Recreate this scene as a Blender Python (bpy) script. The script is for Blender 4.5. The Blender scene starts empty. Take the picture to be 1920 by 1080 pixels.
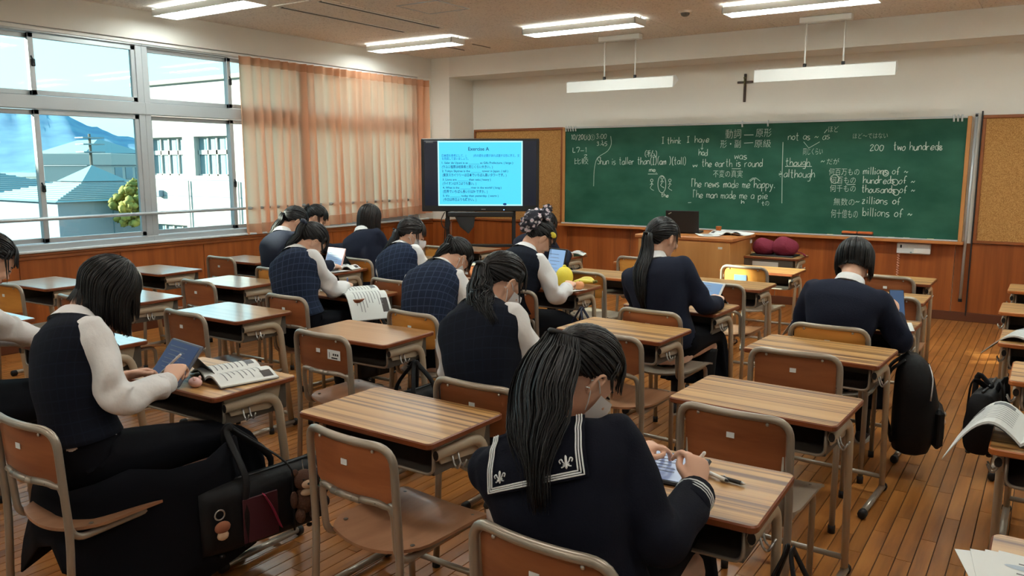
import bpy, bmesh, math, random
import numpy as np
from mathutils import Vector, Matrix
rnd = random.Random(7)
SC = bpy.context.scene
COL = SC.collection

# ------------------------------------------------------------------ camera, sky, sun, exposure
cam = bpy.data.cameras.new('camera')
cam.sensor_width = 36.0
cam.lens = 1516.7 / 1920 * 36.0
cam.clip_start = 0.05
cam.clip_end = 3000
camo = bpy.data.objects.new('camera', cam)
COL.objects.link(camo)
camo.location = (0, 0, 1.55)
camo.rotation_euler = (math.radians(90 - 8.6876), math.radians(-0.028), math.radians(33.839))
SC.camera = camo

SC.view_settings.view_transform = 'Standard'
SC.view_settings.look = 'None'
SC.view_settings.gamma = 1
SC.view_settings.use_curve_mapping = False
SC.view_settings.exposure = 0.75
SC.cycles.use_denoising = True
SC.cycles.max_bounces = 8
SC.cycles.diffuse_bounces = 5
SC.cycles.transparent_max_bounces = 12
SC.cycles.sample_clamp_indirect = 6.0
SC.cycles.caustics_reflective = False
SC.cycles.caustics_refractive = False

SUN_EL = math.radians(15.0)
SUN_DIR = Vector((0.83 * math.cos(SUN_EL), 0.557 * math.cos(SUN_EL), -math.sin(SUN_EL)))   # the way its light travels
world = bpy.data.worlds.new('sky')
SC.world = world
world.use_nodes = True
wn = world.node_tree
bg = wn.nodes['Background']
sky = wn.nodes.new('ShaderNodeTexSky')
sky.sky_type = 'NISHITA'
sky.sun_disc = False
sky.sun_elevation = math.radians(24)
sky.sun_rotation = math.radians(236)
sky.air_density = 1.4
sky.dust_density = 2.5
sky.altitude = 50
hz = wn.nodes.new('ShaderNodeMixRGB')
hz.blend_type = 'MIX'
hz.inputs[0].default_value = 0.85
hz.inputs[2].default_value = (2.0, 3.7, 4.3, 1)
wn.links.new(sky.outputs[0], hz.inputs[1])
wn.links.new(hz.outputs[0], bg.inputs[0])
bg.inputs[1].default_value = 0.285

sun = bpy.data.lights.new('sun', 'SUN')
sun.energy = 15.0
sun.angle = math.radians(0.53)
sun.color = (1.0, 0.86, 0.68)
suno = bpy.data.objects.new('sun', sun)
COL.objects.link(suno)
suno.rotation_euler = (-SUN_DIR).to_track_quat('Z', 'Y').to_euler()
suno.location = (-30, -20, 30)

def portal(name, loc, sx, sy, rot):
    l = bpy.data.lights.new(name, 'AREA')
    l.shape = 'RECTANGLE'
    l.size, l.size_y = sx, sy
    l.cycles.is_portal = True
    o = bpy.data.objects.new(name, l)
    COL.objects.link(o)
    o.location = loc
    o.rotation_euler = rot
portal('window_daylight_portal', (-7.3, 3.9, 1.78), 1.9, 11.0, (0, math.radians(-90), 0))

# ------------------------------------------------------------------ helpers
def S(r, g, b):
    f = lambda c: (c / 255 / 12.92) if c <= 10 else ((c / 255 + 0.055) / 1.055) ** 2.4
    return (f(r), f(g), f(b), 1)

MATS = {}
def mat(name, col=(.5, .5, .5, 1), rough=.5, metal=0.0, spec=.5, coat=0.0, bump=None, emit=None, sheen=0):
    m = bpy.data.materials.new(name)
    m.use_nodes = True
    p = m.node_tree.nodes['Principled BSDF']
    p.inputs['Base Color'].default_value = col
    p.inputs['Roughness'].default_value = rough
    p.inputs['Metallic'].default_value = metal
    p.inputs['Specular IOR Level'].default_value = spec
    p.inputs['Coat Weight'].default_value = coat
    p.inputs['Coat Roughness'].default_value = 0.08
    if sheen:
        p.inputs['Sheen Weight'].default_value = sheen
    if emit:
        p.inputs['Emission Color'].default_value = emit[0]
        p.inputs['Emission Strength'].default_value = emit[1]
    if bump:
        scale, strength = bump
        n, l = m.node_tree.nodes, m.node_tree.links
        tc = n.new('ShaderNodeTexCoord')
        no = n.new('ShaderNodeTexNoise')
        no.inputs['Scale'].default_value = scale
        no.inputs['Detail'].default_value = 3
        bu = n.new('ShaderNodeBump')
        bu.inputs['Strength'].default_value = strength
        bu.inputs['Distance'].default_value = 0.01
        l.new(tc.outputs['Object'], no.inputs['Vector'])
        l.new(no.outputs['Fac'], bu.inputs['Height'])
        l.new(bu.outputs[0], p.inputs['Normal'])
    MATS[name] = m
    return m

def nodes_of(m):
    return m.node_tree.nodes, m.node_tree.links, m.node_tree.nodes['Principled BSDF']

def grain(name, cols, scale, rough=.4, coat=0.0, rand=True, dist=0.0, noise_detail=4, vary=0.0, bump=0.0, pos=None, spec=.5):
    """streaky wood: noise stretched along one axis, per-object offset; cols = colours of the ramp"""
    m = mat(name, cols[0], rough, coat=coat, spec=spec)
    n, l, p = nodes_of(m)
    p.inputs['Coat Roughness'].default_value = .14
    tc = n.new('ShaderNodeTexCoord')
    mp = n.new('ShaderNodeMapping')
    mp.inputs['Scale'].default_value = scale
    l.new(tc.outputs['Object'], mp.inputs['Vector'])
    v = mp.outputs[0]
    oi = n.new('ShaderNodeObjectInfo')
    if rand:
        ad = n.new('ShaderNodeVectorMath'); ad.operation = 'ADD'
        mu = n.new('ShaderNodeMath'); mu.operation = 'MULTIPLY'; mu.inputs[1].default_value = 37.0
        l.new(oi.outputs['Random'], mu.inputs[0])
        l.new(v, ad.inputs[0]); l.new(mu.outputs[0], ad.inputs[1])
        v = ad.outputs[0]
    no = n.new('ShaderNodeTexNoise')
    no.inputs['Scale'].default_value = 1.0
    no.inputs['Detail'].default_value = noise_detail
    no.inputs['Roughness'].default_value = .6
    no.inputs['Distortion'].default_value = dist
    l.new(v, no.inputs['Vector'])
    r = n.new('ShaderNodeValToRGB')
    e = r.color_ramp.elements
    k = len(cols)
    if pos is None:
        pos = [.3 + .4 * i / (k - 1) for i in range(k)]
    e[0].position, e[0].color = pos[0], cols[0]
    e[1].position, e[1].color = pos[-1], cols[-1]
    for i in range(1, k - 1):
        x = e.new(pos[i]); x.color = cols[i]
    l.new(no.outputs['Fac'], r.inputs[0])
    out = r.outputs[0]
    if vary:
        hs = n.new('ShaderNodeHueSaturation')
        mr = n.new('ShaderNodeMapRange')
        mr.inputs[3].default_value = 1 - vary; mr.inputs[4].default_value = 1 + vary
        l.new(oi.outputs['Random'], mr.inputs[0]); l.new(mr.outputs[0], hs.inputs['Value'])
        l.new(out, hs.inputs['Color']); out = hs.outputs[0]
    l.new(out, p.inputs['Base Color'])
    if bump:
        bu = n.new('ShaderNodeBump'); bu.inputs['Strength'].default_value = bump; bu.inputs['Distance'].default_value = .004
        l.new(no.outputs['Fac'], bu.inputs['Height']); l.new(bu.outputs[0], p.inputs['Normal'])
    return m

def mesh(name, verts, faces, m=None, parent=None, smooth=False, uv=None, midx=None):
    me = bpy.data.meshes.new(name)
    me.from_pydata([tuple(map(float, v)) for v in verts], [], [tuple(map(int, f)) for f in faces])
    if m is not None:
        for x in (m if isinstance(m, (list, tuple)) else [m]):
            me.materials.append(x)
    if midx is not None:
        me.polygons.foreach_set('material_index', midx)
    if uv is not None:
        ul = me.uv_layers.new(name='UVMap')
        vi = np.zeros(len(me.loops), dtype=np.int32)
        me.loops.foreach_get('vertex_index', vi)
        ul.data.foreach_set('uv', np.asarray(uv, dtype=np.float32)[vi].ravel())
    if smooth:
        me.polygons.foreach_set('use_smooth', [True] * len(me.polygons))
    me.update()
    o = bpy.data.objects.new(name, me)
    COL.objects.link(o)
    if parent is not None:
        o.parent = parent
    return o

def auto_smooth(o, ang=40):
    bm = bmesh.new(); bm.from_mesh(o.data)
    for e in bm.edges:
        if len(e.link_faces) == 2 and e.calc_face_angle(0) > math.radians(ang):
            e.smooth = False
    for f in bm.faces:
        f.smooth = True
    bm.to_mesh(o.data); bm.free()
    return o

class G:
    """collects closed shapes into one mesh"""
    def __init__(self): self.v = []; self.f = []; self.mi = []; self.cur = 0
    def add(self, vf):
        v, f = vf[0], vf[1]
        b = len(self.v)
        self.v.extend([tuple(x) for x in v])
        self.f.extend([tuple(i + b for i in q) for q in f])
        self.mi.extend([self.cur] * len(f))
        return self
    def box(self, c, s, bev=0.0, rz=0.0):
        return self.add(box(c, s, bev, rz))
    def tube(self, *a, **k): return self.add(tube(*a, **k))
    def build(self, name, m, parent=None, smooth=False, ang=None):
        o = mesh(name, self.v, self.f, m, parent, smooth, midx=self.mi if isinstance(m, (list, tuple)) else None)
        if ang: auto_smooth(o, ang)
        return o

def box(c, s, bev=0.0, rz=0.0):
    hx, hy, hz = s[0] / 2, s[1] / 2, s[2] / 2
    if bev <= 0:
        v = [(x, y, z) for x in (-hx, hx) for y in (-hy, hy) for z in (-hz, hz)]
        f = [(0, 1, 3, 2), (4, 6, 7, 5), (0, 4, 5, 1), (2, 3, 7, 6), (0, 2, 6, 4), (1, 5, 7, 3)]
    else:
        b = min(bev, hx * .98, hy * .98, hz * .98)
        v, f = [], []
        idx = {}
        for sx in (-1, 1):
            for sy in (-1, 1):
                for sz in (-1, 1):
                    for ax in range(3):
                        p = [sx * (hx - b), sy * (hy - b), sz * (hz - b)]
                        p[ax] = (sx, sy, sz)[ax] * (hx, hy, hz)[ax]
                        idx[(sx, sy, sz, ax)] = len(v); v.append(tuple(p))
        for ax in range(3):
            o1, o2 = [a for a in range(3) if a != ax]
            for s_ in (-1, 1):
                q = []
                for t1, t2 in ((-1, -1), (1, -1), (1, 1), (-1, 1)):
                    k = [0, 0, 0]; k[ax] = s_; k[o1] = t1; k[o2] = t2
                    q.append(idx[(*k, ax)])
                f.append(q)
            for t1 in (-1, 1):
                for t2 in (-1, 1):
                    q = []
                    for s_, a in ((-1, o1), (1, o1), (1, o2), (-1, o2)):
                        k = [0, 0, 0]; k[ax] = s_; k[o1] = t1; k[o2] = t2
                        q.append(idx[(*k, a)])
                    f.append(q)
        for sx in (-1, 1):
            for sy in (-1, 1):
                for sz in (-1, 1):
                    f.append([idx[(sx, sy, sz, a)] for a in range(3)])
        # consistent outward winding
        g = []
        for q in f:
            P = [Vector(v[i]) for i in q]
            nrm = (P[1] - P[0]).cross(P[2] - P[0])
            ctr = sum(P, Vector()) / len(P)
            g.append(tuple(q) if nrm.dot(ctr) > 0 else tuple(reversed(q)))
        f = g
    if rz:
        ca, sa = math.cos(rz), math.sin(rz)
        v = [(x * ca - y * sa, x * sa + y * ca, z) for x, y, z in v]
    return [(x + c[0], y + c[1], z + c[2]) for x, y, z in v], f

def fillet(pts, r, n=5):
    """round the corners of a polyline"""
    P = [np.array(p, float) for p in pts]
    out = [P[0]]
    for i in range(1, len(P) - 1):
        a, b, c = P[i - 1], P[i], P[i + 1]
        u = (a - b); w = (c - b)
        lu, lw = np.linalg.norm(u), np.linalg.norm(w)
        rr = min(r, lu * .49, lw * .49)
        p0, p2 = b + u / lu * rr, b + w / lw * rr
        for k in range(n + 1):
            t = k / n
            out.append((1 - t) ** 2 * p0 + 2 * t * (1 - t) * b + t * t * p2)
    out.append(P[-1])
    return out

def crom(pts, m=6):
    P = [np.array(p, float) for p in pts]
    P = [2 * P[0] - P[1]] + P + [2 * P[-1] - P[-2]]
    out = []
    for i in range(1, len(P) - 2):
        for k in range(m):
            t = k / m
            out.append(.5 * ((2 * P[i]) + (-P[i - 1] + P[i + 1]) * t + (2 * P[i - 1] - 5 * P[i] + 4 * P[i + 1] - P[i + 2]) * t * t + (-P[i - 1] + 3 * P[i] - 3 * P[i + 1] + P[i + 2]) * t ** 3))
    out.append(P[-2])
    return out

def tube(pts, r, n=10, caps=True, up=None, closed=False):
    """swept tube; r is a number, a list, or a list of (across, along-up) radii"""
    P = np.array(pts, float)
    k = len(P)
    T = np.zeros_like(P)
    T[1:-1] = P[2:] - P[:-2]; T[0] = P[1] - P[0]; T[-1] = P[-1] - P[-2]
    if closed:
        T[0] = T[-1] = P[1] - P[-1]
    T /= (np.linalg.norm(T, axis=1)[:, None] + 1e-12)
    if up is None:
        up = np.array([0, 0, 1.]) if abs(T[0][2]) < .9 else np.array([0, 1., 0])
    else:
        up = np.array(up, float)
    v = []
    u0 = up - T[0] * np.dot(up, T[0]); u0 /= np.linalg.norm(u0) + 1e-12
    for i in range(k):
        u0 = u0 - T[i] * np.dot(u0, T[i]); u0 /= np.linalg.norm(u0) + 1e-12
        s = np.cross(T[i], u0)
        rr = r if np.isscalar(r) else r[i]
        ra, rb = (rr, rr) if np.isscalar(rr) else rr
        for j in range(n):
            a = 2 * math.pi * j / n
            v.append(P[i] + s * (ra * math.cos(a)) + u0 * (rb * math.sin(a)))
    f = []
    for i in range(k - 1 + (1 if closed else 0)):
        i2 = (i + 1) % k
        for j in range(n):
            j2 = (j + 1) % n
            f.append((i * n + j, i * n + j2, i2 * n + j2, i2 * n + j))
    if caps and not closed:
        f.append(tuple(reversed(range(n))))
        f.append(tuple(range((k - 1) * n, k * n)))
    return v, f

def loft(rings, cap0=True, cap1=True):
    n = len(rings[0]); v = []; f = []
    for r in rings: v.extend([tuple(x) for x in r])
    for i in range(len(rings) - 1):
        for j in range(n):
            j2 = (j + 1) % n
            f.append((i * n + j, i * n + j2, (i + 1) * n + j2, (i + 1) * n + j))
    if cap0: f.append(tuple(reversed(range(n))))
    if cap1: f.append(tuple(range((len(rings) - 1) * n, len(rings) * n)))
    return v, f

def ellipsoid(c, r, n=14, m=10, M=None):
    rings = []
    for i in range(m + 1):
        th = math.pi * i / m
        z, q = -math.cos(th), max(math.sin(th), 1e-3)
        rings.append([(c[0] + r[0] * q * math.cos(2 * math.pi * j / n), c[1] + r[1] * q * math.sin(2 * math.pi * j / n), c[2] + r[2] * z) for j in range(n)])
    v, f = loft(rings)
    if M is not None: v = [tuple(M @ Vector(p)) for p in v]
    return v, f

def xf(vf, M):
    return [tuple(M @ Vector(p)) for p in vf[0]], vf[1]

def prism(poly, z0, z1):
    n = len(poly)
    v = [(x, y, z0) for x, y in poly] + [(x, y, z1) for x, y in poly]
    f = [tuple(reversed(range(n))), tuple(range(n, 2 * n))] + [(i, (i + 1) % n, n + (i + 1) % n, n + i) for i in range(n)]
    return v, f

def round_rect(w, d, r, n=4):
    p = []
    for cx, cy, a0 in ((w / 2 - r, d / 2 - r, 0), (-w / 2 + r, d / 2 - r, 90), (-w / 2 + r, -d / 2 + r, 180), (w / 2 - r, -d / 2 + r, 270)):
        for k in range(n + 1):
            a = math.radians(a0 + 90 * k / n)
            p.append((cx + r * math.cos(a), cy + r * math.sin(a)))
    return p

def empty(name, label, cat, loc=(0, 0, 0), rz=0.0, group=None):
    o = bpy.data.objects.new(name, None)
    o.empty_display_size = .1
    COL.objects.link(o)
    o.location = loc; o.rotation_euler = (0, 0, rz)
    o['label'] = label; o['category'] = cat
    if group: o['group'] = group
    return o
def tag(o, label=None, cat=None, group=None, kind=None):
    if label: o['label'] = label
    if cat: o['category'] = cat
    if group: o['group'] = group
    if kind: o['kind'] = kind
    return o
def structure(o):
    o['kind'] = 'structure'; return o
def copy_tree(o, parent=None):
    c = o.copy(); COL.objects.link(c)
    c.parent = parent
    for ch in KIDS.get(o.name, []):
        k = copy_tree(ch, c)
    return c
KIDS = {}
def index_kids(root):
    for o in bpy.data.objects:
        if o.parent is not None:
            KIDS.setdefault(o.parent.name, [])
            if o not in KIDS[o.parent.name]: KIDS[o.parent.name].append(o)

# ------------------------------------------------------------------ materials
M_wall = mat('wall_paint', S(236, 234, 226), .85, bump=(90, .12))
M_beam = mat('beam_paint', S(228, 225, 218), .85, bump=(90, .12))
M_ceil = mat('ceiling_board', S(206, 196, 184), .9)
def ceil_specks():
    n, l, p = nodes_of(M_ceil)
    tc = n.new('ShaderNodeTexCoord'); vo = n.new('ShaderNodeTexNoise')
    vo.inputs['Scale'].default_value = 46; vo.inputs['Detail'].default_value = 5; vo.inputs['Roughness'].default_value = .75
    r = n.new('ShaderNodeValToRGB')
    r.color_ramp.elements[0].position = .33; r.color_ramp.elements[0].color = S(178, 168, 158)
    r.color_ramp.elements[1].position = .47; r.color_ramp.elements[1].color = S(238, 230, 220)
    l.new(tc.outputs['Object'], vo.inputs['Vector']); l.new(vo.outputs['Fac'], r.inputs[0]); l.new(r.outputs[0], p.inputs['Base Color'])
ceil_specks()
M_wain = grain('wainscot_wood', [S(128, 66, 26), S(150, 80, 34), S(166, 92, 42)], (14, 14, .8), .42, vary=.06, spec=.4)
M_trimw = grain('trim_wood', [S(120, 64, 28), S(150, 86, 42)], (3, 3, 3), .4)
M_base = mat('baseboard_brown', S(92, 48, 26), .45)
M_cork = mat('cork', S(178, 132, 72), .9)
def cork_nodes():
    n, l, p = nodes_of(M_cork)
    tc = n.new('ShaderNodeTexCoord'); no = n.new('ShaderNodeTexNoise')
    no.inputs['Scale'].default_value = 160; no.inputs['Detail'].default_value = 3
    r = n.new('ShaderNodeValToRGB')
    r.color_ramp.elements[0].position = .35; r.color_ramp.elements[0].color = S(150, 102, 52)
    r.color_ramp.elements[1].position = .65; r.color_ramp.elements[1].color = S(196, 150, 88)
    l.new(tc.outputs['Object'], no.inputs['Vector']); l.new(no.outputs['Fac'], r.inputs[0]); l.new(r.outputs[0], p.inputs['Base Color'])
cork_nodes()
M_plank = grain('floor_plank', [S(128, 76, 32), S(164, 104, 48), S(182, 122, 62)], (16, 1.6, 4), .3, coat=.25, vary=.13, spec=.5)
M_under = mat('floor_gap', S(58, 34, 18), .8)
M_alu = mat('aluminium_sash', S(186, 192, 196), .35, metal=.35)
M_sill = mat('white_sill', S(206, 212, 214), .4)
M_dark = mat('dark_plastic', S(22, 22, 24), .45)
M_black = mat('black_rubber', S(18, 15, 14), .6)
M_steel = mat('steel', S(190, 190, 188), .3, metal=.9)
M_white = mat('white_enamel', S(226, 226, 222), .4)
M_board = mat('chalkboard_green', S(34, 88, 68), .62, spec=.25)
def board_nodes():
    n, l, p = nodes_of(M_board)
    tc = n.new('ShaderNodeTexCoord'); mp = n.new('ShaderNodeMapping'); mp.inputs['Scale'].default_value = (1.2, 1, 2.2)
    no = n.new('ShaderNodeTexNoise'); no.inputs['Scale'].default_value = 1.6; no.inputs['Detail'].default_value = 6
    r = n.new('ShaderNodeValToRGB')
    r.color_ramp.elements[0].position = .35; r.color_ramp.elements[0].color = S(27, 80, 62)
    r.color_ramp.elements[1].position = .75; r.color_ramp.elements[1].color = S(52, 104, 84)
    l.new(tc.outputs['Object'], mp.inputs['Vector']); l.new(mp.outputs[0], no.inputs['Vector']); l.new(no.outputs['Fac'], r.inputs[0]); l.new(r.outputs[0], p.inputs['Base Color'])
board_nodes()
M_chalk = mat('chalk_white', S(204, 212, 202), .95, spec=.1)
M_tube = mat('lit_tube', (1, 1, 1, 1), .4, emit=((.90, 1.0, .97, 1), 19.0))
M_tubedim = mat('dimmed_tube', (1, 1, 1, 1), .4, emit=((1.0, .97, .90, 1), 8.0))
M_reflector = mat('reflector_white', S(238, 238, 234), .3)

# see-through pane: thin glass, no refraction
M_glass = bpy.data.materials.new('window_glass'); M_glass.use_nodes = True
n = M_glass.node_tree.nodes; l = M_glass.node_tree.links; n.remove(n['Principled BSDF'])
tr = n.new('ShaderNodeBsdfTransparent'); tr.inputs[0].default_value = (.86, .96, .97, 1)
gl = n.new('ShaderNodeBsdfGlossy'); gl.inputs['Roughness'].default_value = .02
fr = n.new('ShaderNodeFresnel'); fr.inputs[0].default_value = 1.45
mx = n.new('ShaderNodeMixShader')
ge = n.new('ShaderNodeNewGeometry'); iv = n.new('ShaderNodeMath'); iv.operation = 'SUBTRACT'; iv.inputs[0].default_value = 1
ml = n.new('ShaderNodeMath'); ml.operation = 'MULTIPLY'
l.new(ge.outputs['Backfacing'], iv.inputs[1]); l.new(iv.outputs[0], ml.inputs[0]); l.new(fr.outputs[0], ml.inputs[1])
l.new(ml.outputs[0], mx.inputs[0]); l.new(tr.outputs[0], mx.inputs[1]); l.new(gl.outputs[0], mx.inputs[2]); l.new(mx.outputs[0], n['Material Output'].inputs[0])

def cloth_translucent(name, col, tcol, mixf):
    m = bpy.data.materials.new(name); m.use_nodes = True
    n = m.node_tree.nodes; l = m.node_tree.links; n.remove(n['Principled BSDF'])
    d = n.new('ShaderNodeBsdfDiffuse'); d.inputs[0].default_value = col
    t = n.new('ShaderNodeBsdfTranslucent'); t.inputs[0].default_value = tcol
    x = n.new('ShaderNodeMixShader'); x.inputs[0].default_value = mixf
    l.new(d.outputs[0], x.inputs[1]); l.new(t.outputs[0], x.inputs[2]); l.new(x.outputs[0], n['Material Output'].inputs[0])
    return m
M_curtain = cloth_translucent('curtain_cloth', S(234, 196, 168), S(255, 208, 176), .68)
M_hem = cloth_translucent('curtain_hem', S(214, 164, 132), S(232, 166, 128), .42)

# furniture
M_top = grain('desktop_laminate', [S(104, 66, 32), S(178, 134, 78), S(192, 148, 92)], (.5, 46, 2), .45, coat=.06, vary=.06, noise_detail=2, pos=[.36, .50, .62])
M_toplight = grain('desktop_laminate_pale', [S(166, 120, 74), S(186, 142, 96)], (.5, 30, 2), .3, coat=1.0, vary=.06, noise_detail=2)
M_toplight.node_tree.nodes['Principled BSDF'].inputs['Coat IOR'].default_value = 1.75
M_edge = mat('desk_edge', S(120, 62, 30), .4)
M_edgeo = mat('desk_edge_orange', S(176, 100, 44), .4)
M_beige = mat('desk_tube_beige', S(186, 170, 146), .38, metal=.1)
M_boxd = mat('desk_box_steel', S(96, 90, 82), .45, metal=.2)
M_ctube = mat('chair_tube', S(160, 150, 136), .3, metal=.45)
M_ply = grain('chair_ply', [S(126, 70, 40), S(160, 97, 58)], (2, 2, 14), .38, vary=.16, coat=.15)
M_plyy = grain('chair_ply_honey', [S(196, 128, 52), S(222, 158, 78)], (2, 2, 14), .36, vary=.1, coat=.15)
M_seat = grain('seat_ply', [S(146, 102, 74), S(174, 130, 98)], (14, 2, 2), .36, vary=.14, coat=.2)
M_seatg = grain('seat_grey', [S(150, 138, 122), S(172, 160, 144)], (14, 2, 2), .4, vary=.08, coat=.15)
M_paper = mat('paper', S(226, 230, 228), .8)
M_print = mat('print_grey', S(118, 122, 126), .8)
M_photo = mat('print_dark', S(70, 64, 62), .7)
M_pod = grain('podium_wood', [S(186, 128, 70), S(204, 148, 88)], (9, 9, .8), .4, vary=.03)
M_podtop = grain('podium_top_wood', [S(180, 112, 60), S(196, 130, 74)], (2, 12, 12), .35)
M_maroon = mat('maroon_cloth', S(120, 26, 52), .8, bump=(60, .3))

# people
def skin_mat():
    m = mat('skin', S(226, 180, 154), .5, spec=.35)
    p = m.node_tree.nodes['Principled BSDF']
    p.inputs['Subsurface Weight'].default_value = .0
    return m
M_skin = skin_mat()
M_hair = mat('hair_black', S(12, 11, 12), .40, spec=.4)
M_hairb = mat('hair_brownblack', S(24, 18, 17), .40, spec=.42)
M_navy = mat('navy_blazer', S(23, 29, 47), .85, spec=.25, bump=(240, .15))
M_navyd = mat('navy_sailor', S(15, 18, 31), .9, spec=.2, bump=(240, .15))
M_skirt = mat('skirt_dark', S(12, 13, 19), .95, spec=.15)
M_sock = mat('sock_black', S(16, 16, 18), .85)
M_shirt = mat('shirt_white', S(226, 226, 226), .8, bump=(26, .35))
M_mask = mat('mask_white', S(228, 228, 230), .85)
M_shoe = mat('shoe_dark', S(28, 27, 30), .6)
M_sole = mat('shoe_sole', S(206, 204, 196), .6)
M_eye = mat('eye_dark', S(30, 24, 22), .3)
M_stripe = mat('collar_stripe', S(224, 228, 230), .7)
M_lips = mat('lip', S(170, 100, 92), .5)
M_vest = mat('vest_check', S(32, 42, 62), .9, spec=.2)
def vest_nodes(m, c0, c1):
    n, l, p = nodes_of(m)
    uv = n.new('ShaderNodeUVMap'); sp = n.new('ShaderNodeSeparateXYZ'); l.new(uv.outputs[0], sp.inputs[0])
    outs = []
    for k in (0, 1):
        mu = n.new('ShaderNodeMath'); mu.operation = 'FRACT'
        dv = n.new('ShaderNodeMath'); dv.operation = 'DIVIDE'; dv.inputs[1].default_value = .034
        l.new(sp.outputs[k], dv.inputs[0]); l.new(dv.outputs[0], mu.inputs[0])
        lt = n.new('ShaderNodeMath'); lt.operation = 'LESS_THAN'; lt.inputs[1].default_value = .13
        l.new(mu.outputs[0], lt.inputs[0]); outs.append(lt)
    mxm = n.new('ShaderNodeMath'); mxm.operation = 'MAXIMUM'
    l.new(outs[0].outputs[0], mxm.inputs[0]); l.new(outs[1].outputs[0], mxm.inputs[1])
    mix = n.new('ShaderNodeMixRGB'); mix.inputs[1].default_value = c0; mix.inputs[2].default_value = c1
    l.new(mxm.outputs[0], mix.inputs[0]); l.new(mix.outputs[0], p.inputs['Base Color'])
vest_nodes(M_vest, S(30, 40, 60), S(50, 62, 86))
M_vestd = mat('vest_navy_plain', S(26, 32, 48), .9, spec=.2)
vest_nodes(M_vestd, S(15, 20, 32), S(20, 26, 40))
M_floral = mat('floral_fabric', S(30, 30, 44), .8)
def floral_nodes():
    n, l, p = nodes_of(M_floral)
    tc = n.new('ShaderNodeTexCoord'); vo = n.new('ShaderNodeTexVoronoi'); vo.inputs['Scale'].default_value = 34
    no = n.new('ShaderNodeTexNoise'); no.inputs['Scale'].default_value = 60
    ad = n.new('ShaderNodeMixRGB'); ad.inputs[0].default_value = .025
    l.new(tc.outputs['Object'], ad.inputs[1]); l.new(no.outputs['Color'], ad.inputs[2]); l.new(ad.outputs[0], vo.inputs['Vector'])
    r = n.new('ShaderNodeValToRGB')
    e = r.color_ramp.elements
    e[0].position = .30; e[0].color = S(232, 226, 232); e[1].position = .44; e[1].color = S(26, 24, 38)
    x = e.new(.12); x.color = S(190, 130, 150)
    l.new(vo.outputs['Distance'], r.inputs[0]); l.new(r.outputs[0], p.inputs['Base Color'])
floral_nodes()
def M_screen(name, c, s):
    return mat(name, (0, 0, 0, 1), .3, emit=(c, s))

# ------------------------------------------------------------------ the room
XL, XR, YB, YF, ZC = -7.07, 1.45, -1.5, 9.14, 2.935
YP = 8.613                        # front face of pillar and beam
floor = structure(mesh('floor', *box(((XL + XR) / 2, (YB + YF) / 2, -.055), (XR - XL + .5, YF - YB + .5, .10)), M_under))
# boards run towards the blackboard: each one its own part near the camera, the far ones joined
PW = .0605
plank_meshes = {}
def plank_vf(L):
    w, h, b = PW - .0022, .0055, .0012
    v = [(-w / 2, -L / 2, 0), (w / 2, -L / 2, 0), (w / 2, L / 2, 0), (-w / 2, L / 2, 0),
         (-w / 2 + b, -L / 2 + b, h), (w / 2 - b, -L / 2 + b, h), (w / 2 - b, L / 2 - b, h), (-w / 2 + b, L / 2 - b, h)]
    return v, [(4, 5, 6, 7), (0, 1, 5, 4), (1, 2, 6, 5), (2, 3, 7, 6), (3, 0, 4, 7)]
cells = []
pr = random.Random(3)
ncol = int((XR - XL) / PW) + 1
for i in range(ncol):
    x = XL + PW * (i + .5)
    y = .6 - pr.random() * .6
    while y < YF:
        L = pr.choice((.42, .52, .60, .74, .90))
        cells.append((x, y, min(L, YF - y)))
        y += L
def seen(x, y):
    # inside what the photograph shows of the floor
    d = -.557 * x + .83 * y
    s = .83 * x + .557 * y
    return d > .9 and abs(s / d) < .66 and d > 1.55 / .54
near = sorted([c for c in cells if seen(c[0], c[1] + c[2] / 2)], key=lambda c: c[0] ** 2 + (c[1] + c[2] / 2) ** 2)
near_set = set(near[:300])
gfar = G()
k = 0
for c in cells:
    if c in near_set:
        L = round(c[2], 2)
        if L not in plank_meshes:
            v, f = plank_vf(L)
            me = bpy.data.meshes.new('plank'); me.from_pydata(v, [], f); me.materials.append(M_plank); plank_meshes[L] = me
        o = bpy.data.objects.new('plank', plank_meshes[L]); COL.objects.link(o); o.parent = floor
        o.location = (c[0], c[1] + L / 2, -.0055 + pr.uniform(0, .0004))
for g in range(8):
    gf = G()
    for j, c in enumerate(cells):
        if c not in near_set and (hash((round(c[0], 3), round(c[1], 3))) % 8) == g:
            v, f = plank_vf(c[2])
            gf.add(([(a + c[0], b + c[1] + c[2] / 2, z - .0055) for a, b, z in v], f))
    o = gf.build('far_planks', M_plank, floor); o['kind'] = 'stuff'

# left wall: wainscot below the windows, beam above, pillar at the corner
wl = structure(mesh('wall_left', *box((XL - .13, (YB + 8.62) / 2, .40), (.23, 8.62 - YB, .80)), M_wall))
seams_l = [YB] + [3.24 + .876 * k for k in range(-5, 7)]
seams_l = [s for s in seams_l if s < 8.3] + [8.613]
for a, b in zip(seams_l[:-1], seams_l[1:]):
    mesh('wall_panel', *box((XL - .0075 , (a + b) / 2, .43), (.015, b - a - .006, .70), .002), M_wain, wl)
b = structure(mesh('baseboard_left', *box((XL + .004, (YB + YP) / 2, .045), (.02, YP - YB, .09), .003), M_base))
g = G(); g.box((XL - .055, (YB + YP) / 2, .80), (.14, YP - YB, .03), .008)
g.box((XL + .002, (YB + YP) / 2, .772), (.018, YP - YB, .026), .004)
structure(g.build('trim_1', M_trimw))                       # wooden ledge under the windows
structure(mesh('trim_2', *box((XL - .115, (YB + YP) / 2, 2.806), (.23, YP - YB, .262)), M_beam)).name = 'wall_left_beam'
structure(mesh('wall_right', *box((XR + .1, (YB + YF) / 2, ZC / 2), (.2, YF - YB + .4, ZC)), M_wall))
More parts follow.
